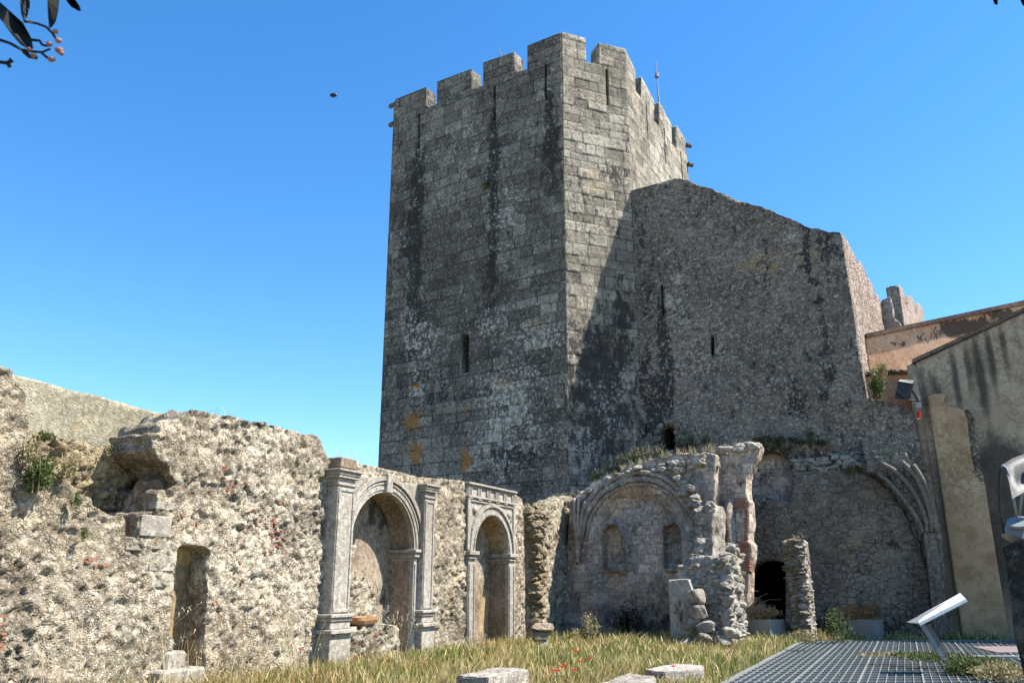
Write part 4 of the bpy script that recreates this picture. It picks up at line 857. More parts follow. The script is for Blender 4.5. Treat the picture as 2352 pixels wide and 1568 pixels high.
# ------------------------------------------------------------------ vault remains at right
va=thing('vault_springer','remains of ribbed vault springing from a wall shaft in the shaded corner, grass on top','vault ruin',G.pt(9,0,.3))
Z4=lambda pts: zz(pts,.4141,1654,918.75)
Gs=G.off(.85)
vp=Gs.poly(Z4([(812,400),(815,340),(860,310),(940,300),(1030,295),(1060,350),(1110,430),(1160,520),(1195,620),(1215,725),(1240,900),(1262,1330),(1215,1330),(1190,900),(1185,735),(1130,730),(1110,650),(1060,580),(1000,500),(930,430),(870,405)]))
panel('vault_web',Gs,rough(vp,.05,.12,41),M['bay'],va,(),.95,.06,soft(.08,2,97),[('d',2050,1100,50,60,.5)],None,edge=.08)
for pts,r in (([(1150,735),(1135,640),(1090,540),(1030,450),(960,385),(890,350)],.07),([(1175,730),(1165,620),(1125,500),(1075,410),(1010,345)],.08),([(1125,735),(1090,650),(1020,550),(940,460),(875,405)],.07),([(1200,725),(1185,620),(1150,500),(1110,420),(1070,360)],.08)): rib(Gs,Z4(pts),r,.12,'vault_rib',va,'bay')
rib(Gs,Z4([(1165,735),(1185,900),(1205,1100),(1230,1330)]),.17,.0,'wall_shaft',va,'bay')
rib(Gs,Z4([(1140,735),(1160,900),(1180,1100),(1200,1330)]),.07,.1,'wall_shaft',va,'bay')
# ------------------------------------------------------------------ right side: rendered building etc.
pm=gz(2189,1469); MB=PL((pm[0],pm[1]),113)
mb=thing('rendered_building','tall brown rendered building with sloping roofline and painted tile-shadow streaks at right','building',(pm[0],pm[1],0))
ul_=MB.hit(2150,1150)[0]
mt=MB.poly([(2104,833),(2352,717),(2480,657)])
mpoly=[(mt[0][0],-.2)]+mt+[(mt[-1][0]+6,mt[-1][1]-1.5),(mt[-1][0]+6,-.2)]
ms=[('d',2165,950,13,120,1.72),('d',2195,870,12,110,1.84),('d',2222,840,11,90,1.61),('d',2250,850,15,130,1.95),('d',2276,820,12,110,1.84),('d',2304,790,12,120,1.61),('d',2335,770,15,100,1.15),('d',2122,900,15,110,1.61),('d',2140,880,8,50,0.92),('d',2340,1250,110,240,2.18),('d',2300,1060,75,60,1.15),('w',2160,900,20,50,.0)]  # roof-tile shadow streaks and lower-right shade, painted into the render colour
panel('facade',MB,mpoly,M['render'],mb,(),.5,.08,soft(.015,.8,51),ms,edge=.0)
Zc=lambda pts: zz(pts,.3748,2082.5,980)
MB2=MB.off(.28)
bp=MB2.poly([(2131,905),(2170,903),(2168,922),(2182,932),(2215,940),(2222,962),(2226,1000),(2232,1050),(2240,1085),(2249,1085),(2276,1230),(2300,1360),(2319,1470)])
bpoly=[(bp[0][0]-.02,-.2)]+[bp[0]]+bp[1:9]+[(bp[9][0]+.05,bp[9][1]),(MB2.hit(2319,1469)[0],bp[9][1]-.1),(MB2.hit(2319,1469)[0],-.2)]
panel('buttress',MB2,bpoly,M['peach'],mb,(),.3,.05,soft(.02,.8,53),[('a',2240,1380,14,90,.9),('a',2180,1000,30,80,.3),('o',2240,1430,14,30,.9),('w',2200,1050,20,90,.12)],edge=.01)
stones('broken_render_edge',[(MB2.pt(*MB2.hit(2224+i*.6+random.uniform(-7,7),945+i*3.6),-.06),(random.uniform(.03,.09),.08,random.uniform(.03,.08)),random.random()) for i in range(44)],M['gable'],mb,31)
bm=bmesh.new(); a,b=mt[0],mt[2]; n_=1
vsx=[MB.pt(a[0]-.1,a[1]+.0,.1),MB.pt(b[0],b[1]+.0,.1),MB.pt(b[0],b[1]+.12,.1),MB.pt(a[0]-.1,a[1]+.12,.1)]; vsb=[MB.pt(a[0]-.1,a[1]+.0,-.6),MB.pt(b[0],b[1]+.0,-.6),MB.pt(b[0],b[1]+.12,-.6),MB.pt(a[0]-.1,a[1]+.12,-.6)]
v1=[bm.verts.new(p) for p in vsx]; v2=[bm.verts.new(p) for p in vsb]; bm.faces.new(v1); bm.faces.new(v2[::-1])
for i in range(4): bm.faces.new((v1[i],v2[i],v2[(i+1)%4],v1[(i+1)%4]))
bmesh.ops.recalc_face_normals(bm,faces=bm.faces); frombm('verge',bm,M['coping'],mb)
sw=PL((MB.pt(mt[0][0],0)[0],MB.pt(mt[0][0],0)[1]),27); panel('side_wall',sw,[(.02,-.2),(.02,mt[0][1]),(5,mt[0][1]),(5,-.2)],M['render'],mb,(),.3,.2,None,(),edge=0)
# orange wall
OW=PL((14.2,31.5),84); zo=lambda pts: zz(pts,.2343,1960,612.5)
ow=thing('orange_wall','faded orange rendered wall with blackened coping behind the brown building','wall',(14.2,31.5,0))
ot=OW.poly(zo([(300,655),(1673,365)])); sl_=(ot[1][1]-ot[0][1])/(ot[1][0]-ot[0][0])
panel('wall_face',OW,[(ot[0][0]-.8,-.2),(ot[0][0]-.8,ot[0][1]-.8*sl_),(ot[1][0]+4,ot[1][1]+4*sl_),(ot[1][0]+4,-.2)],M['orange'],ow,(),.5,.1,soft(.02,1,5),[('d',2110,775,40,16,1.),('d',2190,760,50,18,1.8),('d',2240,745,60,16,1.6),('d',2300,720,50,16,1.5),('d',2060,790,30,8,1.)],edge=0)
bm=bmesh.new(); a,b=(ot[0][0]-.8,ot[0][1]-.8*sl_),(ot[1][0]+4,ot[1][1]+4*sl_)
v1=[bm.verts.new(OW.pt(x,z,.12)) for x,z in ((a[0],a[1]-.02),(b[0],b[1]-.02),(b[0],b[1]+.14),(a[0],a[1]+.14))]; v2=[bm.verts.new(OW.pt(x,z,-.6)) for x,z in ((a[0],a[1]-.02),(b[0],b[1]-.02),(b[0],b[1]+.14),(a[0],a[1]+.14))]; bm.faces.new(v1); bm.faces.new(v2[::-1])
for i in range(4): bm.faces.new((v1[i],v2[i],v2[(i+1)%4],v1[(i+1)%4]))
bmesh.ops.recalc_face_normals(bm,faces=bm.faces); frombm('coping',bm,M['coping'],ow)
LW=PL((13.6,29.6),84); lw=thing('low_brown_wall','short brown wall with stone coping below the orange wall, behind the floodlight','wall',(13.6,29.6,0))
lt=LW.poly(zo([(190,1068),(640,1028)])); panel('wall_face',LW,[(lt[0][0]-.6,-.2),(lt[0][0]-.6,lt[0][1]),(lt[1][0]+1,lt[1][1]),(lt[1][0]+1,-.2)],M['orange'],lw,(),.4,.1,soft(.02,1,6),[('d',2020,880,60,10,.6)],edge=0)
its=[(LW.pt(lt[0][0]-.4+i*.17,lt[0][1]+(lt[1][1]-lt[0][1])*i/14+.03,.0),(.12,.3,.07),R(6)) for i in range(17)]; stones('coping',its,M['gable'],lw,34)
# distant battlements
FB=PL((20.5,44),31); fb=thing('distant_battlements','distant curtain wall with merlons seen above the orange wall','wall',(20.5,44,0))
f_=Z7([(1530,615),(1545,625),(1556,650),(1558,712),(1580,745),(1579,665),(1590,665),(1604,690),(1608,755),(1628,775),(1624,700),(1640,715),(1650,740),(1658,830)])
fp=FB.poly(f_); panel('wall_face',FB,fp+[(fp[-1][0],4),(fp[0][0],4)],M['side'],fb,(),.9,.06,soft(.05,2,5),(),edge=.02,smooth=False)
q=FB.pt(fp[0][0]-.02,0); FE=PL((q[0],q[1]),117); fe=FE.poly(Z7([(1472,630),(1485,618),(1520,615),(1532,620)])); panel('end_wall',FE,[(fe[0][0],0),fe[0],fe[1],fe[2],(-.02,fe[3][1]),(-.02,0)],M['gable'],fb,(),.8,.07,soft(.05,2,5),(),edge=.02,smooth=False)
FR=PL((18.6,41),117); fr=FR.poly(Z7([(1436,840),(1440,700),(1452,682),(1490,668),(1498,740),(1500,760),(1530,790),(1560,830),(1560,860)])); tt=thing('ruined_turret','whitish broken turret stump left of the distant merlons','ruin',(18.6,41,0)); panel('turret_masonry',FR,rough(fr,.1,.2,5),M['crust'],tt,(),1.2,.1,soft(.1,2,5),(),edge=.08)
# ------------------------------------------------------------------ far wall beyond the breach
FW=W.off(-5.5); fw=thing('rear_enclosure_wall','smooth old rendered wall with straight sloping top seen beyond the breach','wall',FW.pt(-8,0))
ft=FW.poly([(-60,825),(36,862),(410,958),(470,975)]); panel('wall_face',FW,[(ft[0][0]-1,-.2)]+rough(ft,.04,.2,5,closed=False)+[(ft[-1][0]+1,-.2)],M['far'],fw,(),.7,.07,lambda u,v:soft(.05,2,5)(u,v)+soft(.02,8,6)(u,v),[('a',180,975,50,20,.8),('d',240,900,120,10,.3)],edge=.04)
# ------------------------------------------------------------------ floodlight
fl=thing('floodlight','black floodlight on a steel bracket with a red lamp below, fixed at the building corner','floodlight',at(2105,925,26.5))
def q6(x,y,D): # corner crop -> metres
    return at(x*.086+2021.25,y*.086+845.25,D)
bm=bmesh.new(); a=[(490,330),(890,390),(760,840),(385,820)]; D=26.3
f1=[bm.verts.new(q6(x,y,D)) for x,y in a]; f2=[bm.verts.new(q6(x+35,y-10,D+.16)) for x,y in a]; bm.faces.new(f1); bm.faces.new(f2[::-1])
for i in range(4): bm.faces.new((f1[i],f2[i],f2[(i+1)%4],f1[(i+1)%4]))
bmesh.ops.recalc_face_normals(bm,faces=bm.faces); bmesh.ops.bevel(bm,geom=bm.edges[:],offset=.012,segments=1,affect='EDGES'); frombm('lamp_housing',bm,M['black'],fl)
bm=bmesh.new(); tube(bm,[q6(520,318,D-.02),q6(900,350,D-.02)],.018,.018,6); frombm('top_rim',bm,M['board'],fl)
bm=bmesh.new(); tube(bm,[q6(425,565,D-.03),q6(560,700,D-.08),q6(740,850,D-.06),q6(1080,880,D+.02)],.022,.022,6); tube(bm,[q6(860,600,D),q6(950,740,D),q6(1020,870,D)],.035,.035,6); frombm('bracket',bm,M['black'],fl)
D2=26.4
bm=bmesh.new(); 
for (x0,y0,x1,y1) in ((960,720,1080,860),(965,905,1105,1060)):
    c=[q6(x,y,D2) for x,y in ((x0,y0),(x1,y0),(x1,y1),(x0,y1))]; g=[bm.verts.new(p) for p in c]; h_=[bm.verts.new((p[0],p[1]+.12,p[2])) for p in c]; bm.faces.new(g); bm.faces.new(h_[::-1])
    for i in range(4): bm.faces.new((g[i],h_[i],h_[(i+1)%4],g[(i+1)%4]))
bmesh.ops.recalc_face_normals(bm,faces=bm.faces); frombm('junction_box',bm,M['greymetal'],fl)
bm=bmesh.new(); tube(bm,[q6(1060,1060,D2),q6(1065,1160,D2)],.015,.015,6); tube(bm,[q6(1040,1160,D2),q6(1040,1340,D2)],.055,.06,10); frombm('red_lamp',bm,M['red'],fl)
bm=bmesh.new(); tube(bm,[q6(990,1355,D2-.02),q6(1075,1335,D2-.02)],.02,.02,6); frombm('lamp_rim',bm,M['board'],fl)
bm=bmesh.new(); tube(bm,[q6(680,905,D),q6(760,980,D),q6(1020,1190,D2)],.008,.008,5); frombm('cable',bm,M['black'],fl)
# ------------------------------------------------------------------ planters
def planter(px,py,L1,L2,h,ang,label):
    x,y=gz(px,py); t=thing('planter',label,'planter',(x,y,0),'square cement planters')
    A=PL((x,y),ang); bm=bmesh.new()      # u>0 right side, w<0 inwards
    addbox(bm,A,0,L1,-.05,h,-.035,0,.006); addbox(bm,A,0,L1,-.05,h,-L2,-L2+.035,.006); addbox(bm,A,0,.035,-.05,h,-L2+.036,-.036,.004); addbox(bm,A,L1-.035,L1,-.05,h,-L2+.036,-.036,.004)
    bmesh.ops.recalc_face_normals(bm,faces=bm.faces); frombm('box',bm,M['planter'],t); box('soil',A,.04,L1-.04,h-.2,h-.06,-L2+.04,-.04,plain('soil',(.07,.05,.03),.95,0,.4,9) if 'soil' not in bpy.data.materials else bpy.data.materials['soil'],t,0); return t,A
t,A=planter(1772,1478,.86,.9,.66,47,'light grey cement planter overflowing with rusty green plants beside the pillar')
c=A.pt(.4,.72,-.5); 
fo=thing('planter_shrub','low rusty green shrub with bare grey twigs spilling over the light grey planter','shrub',c)
leafcloud('foliage',(c[0]-.1,c[1],c[2]+.08),(.62,.5,.22),1500,.075,M['rustleaf'],fo,5,.4); leafcloud('foliage',(c[0]+.1,c[1],c[2]+.12),(.45,.4,.2),900,.07,M['dryleaf'],fo,6,.4)
bm=bmesh.new(); r_=random.Random(6); b0_=Vector(at(1708,1400,c[1]))
for i in range(70):
    a=r_.uniform(-2.9,.5); el=r_.uniform(-.1,1.3); l=r_.uniform(.5,1.25); p=b0_+Vector((r_.uniform(-.15,.35),r_.uniform(-.2,.2),0)); d=Vector((math.cos(el)*math.cos(a),math.cos(el)*math.sin(a)*.6,math.sin(el)))
    if r_.random()<.6: d.x=abs(d.x)
    pts=[p+d*l*t_+Vector((0,0,-.45*l*t_*t_))+Vector((r_.uniform(-.03,.03),0,r_.uniform(-.03,.03))) for t_ in (0,.2,.4,.6,.8,1)]; tube(bm,pts,.007,.003,3)
frombm('bare_twigs',bm,M['twig'],fo)
t,A2_=planter(2014,1472,.75,.8,.62,42,'cement planter standing in deep shade near the vault shaft')
c=A2_.pt(.3,.66,-.4); fo=thing('planter_shrub','dim brownish shrub growing in the shaded planter','shrub',c); leafcloud('foliage',(c[0]-.1,c[1],c[2]+.16),(.75,.5,.3),1300,.075,M['rustleaf'],fo,8,.4)
# ------------------------------------------------------------------ grating walkway
gr_=thing('metal_grating','large walkway of dark metal grating panels laid over the ground','grating',(*gz(1900,1520),0))
g0=gz(1662,1568,.06); g1=gz(1845,1470,.06); GA=PL((g0[0],g0[1]),math.degrees(math.atan2(g1[0]-g0[0],g1[1]-g0[1]))); Lg=math.dist(g0,g1)
# frontal cross direction
def gp_(s,t,z): return (GA.o[0]+GA.d[0]*s+t,GA.o[1]+GA.d[1]*s,z)
WID=6.6; s0=-5.
def quadbox(bm,c4,z0,z1):
    a=[bm.verts.new((*p[:2],z0)) for p in c4]; b=[bm.verts.new((*p[:2],z1)) for p in c4]; bm.faces.new(a[::-1]); bm.faces.new(b)
    for i in range(4): bm.faces.new((a[i],a[(i+1)%4],b[(i+1)%4],b[i]))
npan=6
for k in range(npan):
    t0=k*WID/npan; t1=(k+1)*WID/npan; bm=bmesh.new()
    for i in range(7):
        t=t0+(t1-t0)*(i+.0)/7; ww=.035 if i==0 else .014
        quadbox(bm,[gp_(s0,t,0),gp_(s0,t+ww,0),gp_(Lg,t+ww,0),gp_(Lg,t,0)],.005,.062 if i==0 else .056)
    s=s0+.3
    while s<Lg:
        quadbox(bm,[gp_(s,t0+.04,0),gp_(s,t1-.01,0),gp_(s+.022,t1-.01,0),gp_(s+.022,t0+.04,0)],.006,.053); s+=.46
    bmesh.ops.recalc_face_normals(bm,faces=bm.faces); p_=frombm('grating_panel',bm,M['grate'],gr_)
bm=bmesh.new(); quadbox(bm,[gp_(s0,0,0),gp_(s0,WID,0),gp_(Lg,WID,0),gp_(Lg,0,0)],.003,.03); frombm('infill_sheet',bm,M['grateinfill'],gr_)  # solid dark sheet standing in for fine bars and the shaded pit below
bm=bmesh.new(); quadbox(bm,[gp_(s0,-.05,0),gp_(s0,-.002,0),gp_(Lg+.05,-.002,0),gp_(Lg+.05,-.05,0)],0,.075); quadbox(bm,[gp_(Lg+.003,0,0),gp_(Lg+.003,WID,0),gp_(Lg+.05,WID,0),gp_(Lg+.05,0,0)],0,.07); bmesh.ops.recalc_face_normals(bm,faces=bm.faces); frombm('edge_frame',bm,M['grate'],gr_)
# kerb pieces and pale deck beyond
kx,ky=gz(2225,1516); kb=tag(box('kerb_stone',PL((kx,ky),90),0,1.25,0,.1,-.14,0,M['planter'],None,.01),'flat pale kerb strip lying among green weeds behind the reading desk','kerb')
dk=gz(2225,1492); bm=bmesh.new(); 
for i in range(5): quadbox(bm,[(dk[0]+.2-i*.1,dk[1]-i*.42),(dk[0]+3,dk[1]-i*.42),(dk[0]+3,dk[1]-i*.42+.37),(dk[0]+.3-i*.1,dk[1]-i*.42+.37)],.0,.07)
bmesh.ops.recalc_face_normals(bm,faces=bm.faces); tag(frombm('pale_deck',bm,plain('pale_boards',(.2,.16,.15),.8)),'pale board deck edge beside the dark stone post at right','deck')
# ------------------------------------------------------------------ reading desk
fx,fy=gz(2190,1551); ld=thing('information_lectern','leaning steel post carrying a slanted white information panel edge-on, on the grating','information lectern',(fx,fy,0))
DL=fy; zD=lambda x,y,D:at(x*.1406+1947.75,y*.1406+1347.5,D)
def prism(name,pts,D,dep,mat,parent,dy=0):
    bm=bmesh.new(); a=[bm.verts.new(zD(x,y,D)) for x,y in pts]; b=[bm.verts.new(Vector(zD(x,y,D))+Vector((0,dep,0))) for x,y in pts]; bm.faces.new(a); bm.faces.new(b[::-1])
    for i in range(len(a)): bm.faces.new((a[i],b[i],b[(i+1)%len(a)],a[(i+1)%len(a)]))
    bmesh.ops.recalc_face_normals(bm,faces=bm.faces); return frombm(name,bm,M[mat],parent)
# board: top slab tilted, rear edge higher so its face shows
bm=bmesh.new(); A_=[zD(1150,585,DL-.35),zD(1925,190,DL-.35)]; B_=[Vector(zD(1150,470,DL-.35))+Vector((0,.62,0)),Vector(zD(1830,92,DL-.35))+Vector((0,.62,0))]
k0=zD(1150,470,DL+.27); k1=zD(1832,94,DL+.27)
tp=[Vector(A_[0]),Vector(A_[1]),Vector(k1),Vector(k0)]; dn=Vector((.03,0,-.045))
v1=[bm.verts.new(p) for p in tp]; v2=[bm.verts.new(p+dn) for p in tp]; bm.faces.new(v1); bm.faces.new(v2[::-1])
for i in range(4): bm.faces.new((v1[i],v2[i],v2[(i+1)%4],v1[(i+1)%4]))
bmesh.ops.recalc_face_normals(bm,faces=bm.faces); pn=frombm('panel',bm,M['board'],ld)
bm=bmesh.new()
for s in (.32,.62):
    for e in (0,): 
        a=tp[0].lerp(tp[3],s); b=tp[1].lerp(tp[2],s); nrm=(tp[1]-tp[0]).cross(tp[3]-tp[0]).normalized(); nrm=nrm if nrm.z>0 else -nrm
        tube(bm,[a+nrm*.003,b+nrm*.003],.004,.004,4)
a=tp[0].lerp(tp[1],.47); b=tp[3].lerp(tp[2],.47); tube(bm,[a+nrm*.003,b+nrm*.003],.004,.004,4)
frombm('panel_groove',bm,M['greymetal'],pn)
prism('support_tray',[(1165,600),(1235,615),(1960,240),(1910,200),(1160,590)],DL-.33,.5,'greymetal',ld)
prism('post',[(1175,615),(1250,610),(1310,690),(1700,1330),(1640,1400),(1610,1290)],DL-.1,.03,'greymetal',ld)
prism('post',[(1250,625),(1365,590),(1360,640),(1500,880),(1800,1400),(1700,1400),(1310,700)],DL-.06,.05,'post',ld)
# ------------------------------------------------------------------ fallen slabs in the grass
def slab(pts,z,th,label,name='fallen_slab'):
    g=[gz(x,y,z) for x,y in pts]; bm=bmesh.new(); a=[bm.verts.new((*p,z)) for p in g]; b=[bm.verts.new((*p,z-th)) for p in g]; bm.faces.new(a); bm.faces.new(b[::-1])
    for i in range(len(a)): bm.faces.new((a[i],b[i],b[(i+1)%len(a)],a[(i+1)%len(a)]))
    bmesh.ops.recalc_face_normals(bm,faces=bm.faces); bmesh.ops.bevel(bm,geom=bm.edges[:],offset=.02,segments=2,affect='EDGES')
    bmesh.ops.triangulate(bm,faces=bm.faces); bmesh.ops.subdivide_edges(bm,edges=bm.edges[:],cuts=6,use_grid_fill=True)
    for v in bm.verts:
        n=float(fbm(np.array(v.co.x*5+v.co.z*3),np.array(v.co.y*5-v.co.z*2),3,4))-.5; v.co.z+=n*.05; v.co.x+=n*.04
    return tag(frombm(name,bm,M['crust']),label,'stone slab','fallen slabs in the grass')
slab([(1047,1551),(1142,1531),(1217,1535),(1120,1556)],.30,.3,'thick pale slab with dark front edge in the grass below the small niche')
slab([(1365,1572),(1442,1545),(1505,1550),(1512,1590),(1380,1600)],.28,.28,'pale slab at the bottom of the grass, between the other two slabs')
slab([(1480,1537),(1542,1523),(1618,1525),(1611,1538),(1524,1543)],.2,.2,'flat cracked slab half sunk in grass nearest the metal grating')
# ------------------------------------------------------------------ dark post and hooded fitting at the right edge
DP=6.; a=at(2303,1250,DP); dpz=a[2]
PD=PL((a[0],a[1]),123); 
dp=thing('dark_stone_post','rough dark stone post standing in shade at the right edge','post',(a[0],a[1],0))
panel('post_stone',PD,rough([(0.02,-.2),(.0,1.),(-.01,1.6),(0.,dpz-.02),(.08,dpz+.02),(.3,dpz+.1),(.6,dpz+.1),(.6,-.2)],.02,.06,61),M['darkstone'],dp,(),.5,.02,lambda u,v:soft(.05,5,77)(u*1.6,v*.7),(),None,edge=.03)
hd=thing('mesh_hood','curved grey mesh hood with tubular rims on a round foot, on the dark stone post','metal hood',at(2345,1215,DP+.1))
def tb_(name,pts,r,mat,D=DP+.1): bm=bmesh.new(); tube(bm,[at(x,y,D+dd) for x,y,dd in pts],r,r,8); return frombm(name,bm,M[mat],hd,True)
tb_('outer_rim',[(2302,1068,0),(2295,1090,0),(2294,1130,0),(2298,1180,0),(2306,1225,0)],.008,'black')
tb_('front_rim',[(2302,1068,0),(2312,1074,-.03),(2320,1100,-.05),(2328,1145,-.05),(2336,1185,-.03)],.009,'greymetal')
tb_('front_rim',[(2372,1050,-.05),(2358,1085,-.06),(2348,1130,-.05),(2341,1185,-.03)],.01,'greymetal')
# hood shell (real thickness, perforation in bump)
rows=[[(2302,1067),(2325,1052),(2352,1042),(2400,1035)],[(2312,1085),(2332,1072),(2356,1062),(2400,1056)],[(2319,1112),(2336,1100),(2356,1090),(2400,1084)],[(2325,1145),(2338,1138),(2352,1130),(2400,1125)]]
bm=bmesh.new(); gdd=[[bm.verts.new(at(x,y,DP+.1-.04*i+.02*j)) for j,(x,y) in enumerate(r)] for i,r in enumerate(rows)]
for i in range(3):
    for j in range(3): bm.faces.new((gdd[i][j],gdd[i][j+1],gdd[i+1][j+1],gdd[i+1][j]))
g2=bmesh.ops.solidify(bm,geom=bm.faces[:],thickness=.006)
def meshmat():
    k=N('woven_wire'); v=k.vec('Object',(170,170,170)); w=k.n('ShaderNodeTexWave'); w.inputs['Scale'].default_value=1; k.l(v,w.inputs[0]); w2=k.n('ShaderNodeTexWave',bands_direction='Z'); w2.inputs['Scale'].default_value=1; k.l(v,w2.inputs[0])
    c=k.mix(k.ma('MULTIPLY',w.outputs['Fac'],w2.outputs['Fac']),(.05,.055,.06),(.3,.3,.3)); k.b.inputs['Metallic'].default_value=.3; k.b.inputs['Roughness'].default_value=.5; return k.done(c)
frombm('wire_hood',bm,meshmat(),hd,True)
bm=bmesh.new(); c=at(2342,1200,DP+.06); tube(bm,[c,(c[0],c[1],c[2]+.012)],.085,.08,20); bmesh.ops.rotate(bm,verts=bm.verts,cent=c,matrix=Matrix.Rotation(R(-18),3,'Y')@Matrix.Rotation(R(25),3,'X')); frombm('foot_plate',bm,M['grate'],hd)
bm=bmesh.new(); tube(bm,[at(2335,1240,DP+.15),at(2345,1212,DP+.15)],.1,.09,14); frombm('pedestal_drum',bm,M['greymetal'],hd)
# ------------------------------------------------------------------ vegetation on the walls
def wb(x,y,pl,rad,n,size,label,mat='leaf',seed=1,name='wall_shrub',cat='shrub',w=.1,group=None,stem=True):
    u,v=pl.hit(x,y); c=pl.pt(u,v,w); t=thing(name,label,cat,(c[0],c[1],c[2]-rad[2]),group); leafcloud('foliage',c,rad,n,size,M[mat],t,seed)
    if stem: stems('stem',(c[0],c[1],c[2]-rad[2]),7,rad[2]*2.2,rad[0]*.5,M['stalk'],t,seed,.006)
    return t
wb(82,1092,W,(.19,.16,.26),1600,.05,'dense olive shrub hanging on the wall left of the breach','leaf',3)
wb(60,1040,W,(.12,.12,.2),500,.045,'thin pale plant above the dense olive shrub','dryleaf',4)
wb(94,1005,W,(.15,.1,.06),400,.04,'small green tuft at the foot of the leftmost wall stump','leaf',5)
wb(143,1078,W,(.12,.1,.16),500,.045,'yellowing plant on the left lip of the breach','dryleaf',6)
wb(165,1150,W,(.1,.08,.1),350,.04,'small dark green tuft below the breach lip','leaf',7)
wb(182,1230,W,(.05,.05,.08),150,.035,'tiny green tuft on the wall face right of the left stump','leaf',8,stem=False)
wb(348,1030,W,(.08,.3,.14),350,.045,'light green plant beside the broken end of the wall','dryleaf',9,w=-.9)
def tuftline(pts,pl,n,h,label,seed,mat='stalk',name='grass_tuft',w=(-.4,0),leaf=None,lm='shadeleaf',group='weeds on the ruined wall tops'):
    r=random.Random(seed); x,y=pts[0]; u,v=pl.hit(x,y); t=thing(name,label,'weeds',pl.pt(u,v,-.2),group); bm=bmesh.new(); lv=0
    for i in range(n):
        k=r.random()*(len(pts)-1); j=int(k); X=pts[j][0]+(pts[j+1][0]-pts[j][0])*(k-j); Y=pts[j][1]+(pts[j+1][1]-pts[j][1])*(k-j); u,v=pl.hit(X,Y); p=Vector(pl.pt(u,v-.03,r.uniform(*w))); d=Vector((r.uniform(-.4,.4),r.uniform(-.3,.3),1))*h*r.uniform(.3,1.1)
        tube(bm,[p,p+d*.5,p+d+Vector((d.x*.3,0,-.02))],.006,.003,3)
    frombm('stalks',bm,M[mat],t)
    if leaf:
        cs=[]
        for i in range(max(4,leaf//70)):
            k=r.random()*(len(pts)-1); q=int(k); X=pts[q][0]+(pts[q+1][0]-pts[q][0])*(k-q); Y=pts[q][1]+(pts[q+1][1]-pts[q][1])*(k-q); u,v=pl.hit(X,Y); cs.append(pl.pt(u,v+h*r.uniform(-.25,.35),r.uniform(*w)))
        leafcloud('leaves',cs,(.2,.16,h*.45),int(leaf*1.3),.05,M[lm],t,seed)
    return t
tuftline([(495,950),(525,955)],W,9,.28,'sparse dark weeds standing on the highest part of the pale wall',1,'twig')
tuftline([(765,1056),(830,1060)],W,9,.38,'thin upright weeds above the left pilaster of the wide niche',2,'twig')
tuftline([(1195,1175),(1230,1172),(1262,1168)],W,160,.3,'thick yellow green grass between small niche and wall stub',3,leaf=700)
tuftline([(1240,1165),(1290,1145),(1330,1140)],C.off(-1),160,.3,'leafy weeds behind the top of the wall stub',4,leaf=900)
tuftline(Z3([(280,540),(330,480),(400,440),(460,415)]),C.off(-.4),120,.25,'dark green weeds on the left shoulder of the chapel arch',5,leaf=900)
tuftline(Z3([(480,400),(560,365),(660,330)]),C.off(-.9),110,.3,'speckled weeds over the crown of the chapel arch',6,leaf=700)
tuftline(Z3([(700,320),(800,300),(900,290)]),C.off(-1.5),120,.3,'tall dark weeds at the foot of the small doorway',7,leaf=800)
tuftline(Z3([(940,310),(960,290),(990,280)]),C.off(-.6),70,.35,'upright pale green clump left of the pier top',8,leaf=500)
tuftline(Z3([(1040,268),(1120,258),(1200,240)]),C.off(-1.2),60,.22,'short yellow weeds on the top of the pier',9,leaf=250)
tuftline([(1988,1058),(2020,1048),(2050,1045),(2078,1048)],G.off(.5),260,.32,'bright dry grass crowning the vault springer',10,leaf=700,w=(-.5,.1))
tuftline(Z7([(830,1390),(900,1400),(1000,1410)]),G.off(.1),80,.3,'dark weeds hanging at the base of the gable above the pier',11,leaf=1300,w=(0,.2))
tuftline([(1820,1234),(1845,1230)],Pp,16,.15,'few dry blades on top of the pillar',12)
bush(2022,850,27.6,(.28,.25,.3),900,.08,'light green shrub growing at the top corner of the low wall',seed=13,mat='dryleaf')
bush(2014,886,27.2,(.22,.2,.42),1300,.08,'dark green ivy clump at the foot of the reddish side wall',seed=14,mat='leaf')
wb(2040,1047+60,G,(.4,.15,.35),1200,.06,'dark ivy under the vault springer','leaf',15,w=.3) if False else None
wb(1960,1085,G,(.35,.12,.3),900,.06,'dark ivy patch left of the vault springer','leaf',16)
tuftline([(1350,1100),(1400,1075),(1460,1045),(1520,1035)],C.off(-1.8),200,.35,'band of dark weeds between tower foot and chapel arch',41,leaf=3000,w=(-.6,.2))
tuftline([(1740,1008),(1800,1012),(1860,1015),(1900,1022)],G.off(.15),60,.2,'dark creeping plants in a line above the arched recess',42,leaf=2600,w=(0,.2))
tuftline([(1560,1022),(1600,1018),(1650,1012)],G.off(.4),90,.4,'dark shrubs right of the small doorway',43,leaf=1800,w=(0,.4))
wb(1862,1000,G,(.15,.08,.25),450,.05,'small ivy tuft on the gable wall above the bay','leaf',44,stem=False)
wb(1860,825,G,(.1,.06,.12),160,.05,'tiny plant in a joint high on the gable wall','leaf',45,stem=False)
wb(1120,425,T1,(.14,.08,.18),260,.06,'small green tuft on the tower face below the middle slit','leaf',46,stem=False,w=.1)
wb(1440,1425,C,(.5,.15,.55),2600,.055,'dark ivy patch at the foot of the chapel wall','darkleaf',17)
bush(1357,1440,25.8,(.3,.25,.45),900,.06,'tall loose green weed at the left foot of the chapel arch',seed=18,mat='dryleaf')
bush(1322,1462,25.2,(.15,.15,.22),250,.06,'small speckled weed beside the tall loose weed',seed=19,mat='dryleaf')
bush(1925,1440,24.8,(.4,.3,.5),1200,.06,'tall seeding weed left of the shaded planter',seed=20,mat='leaf')
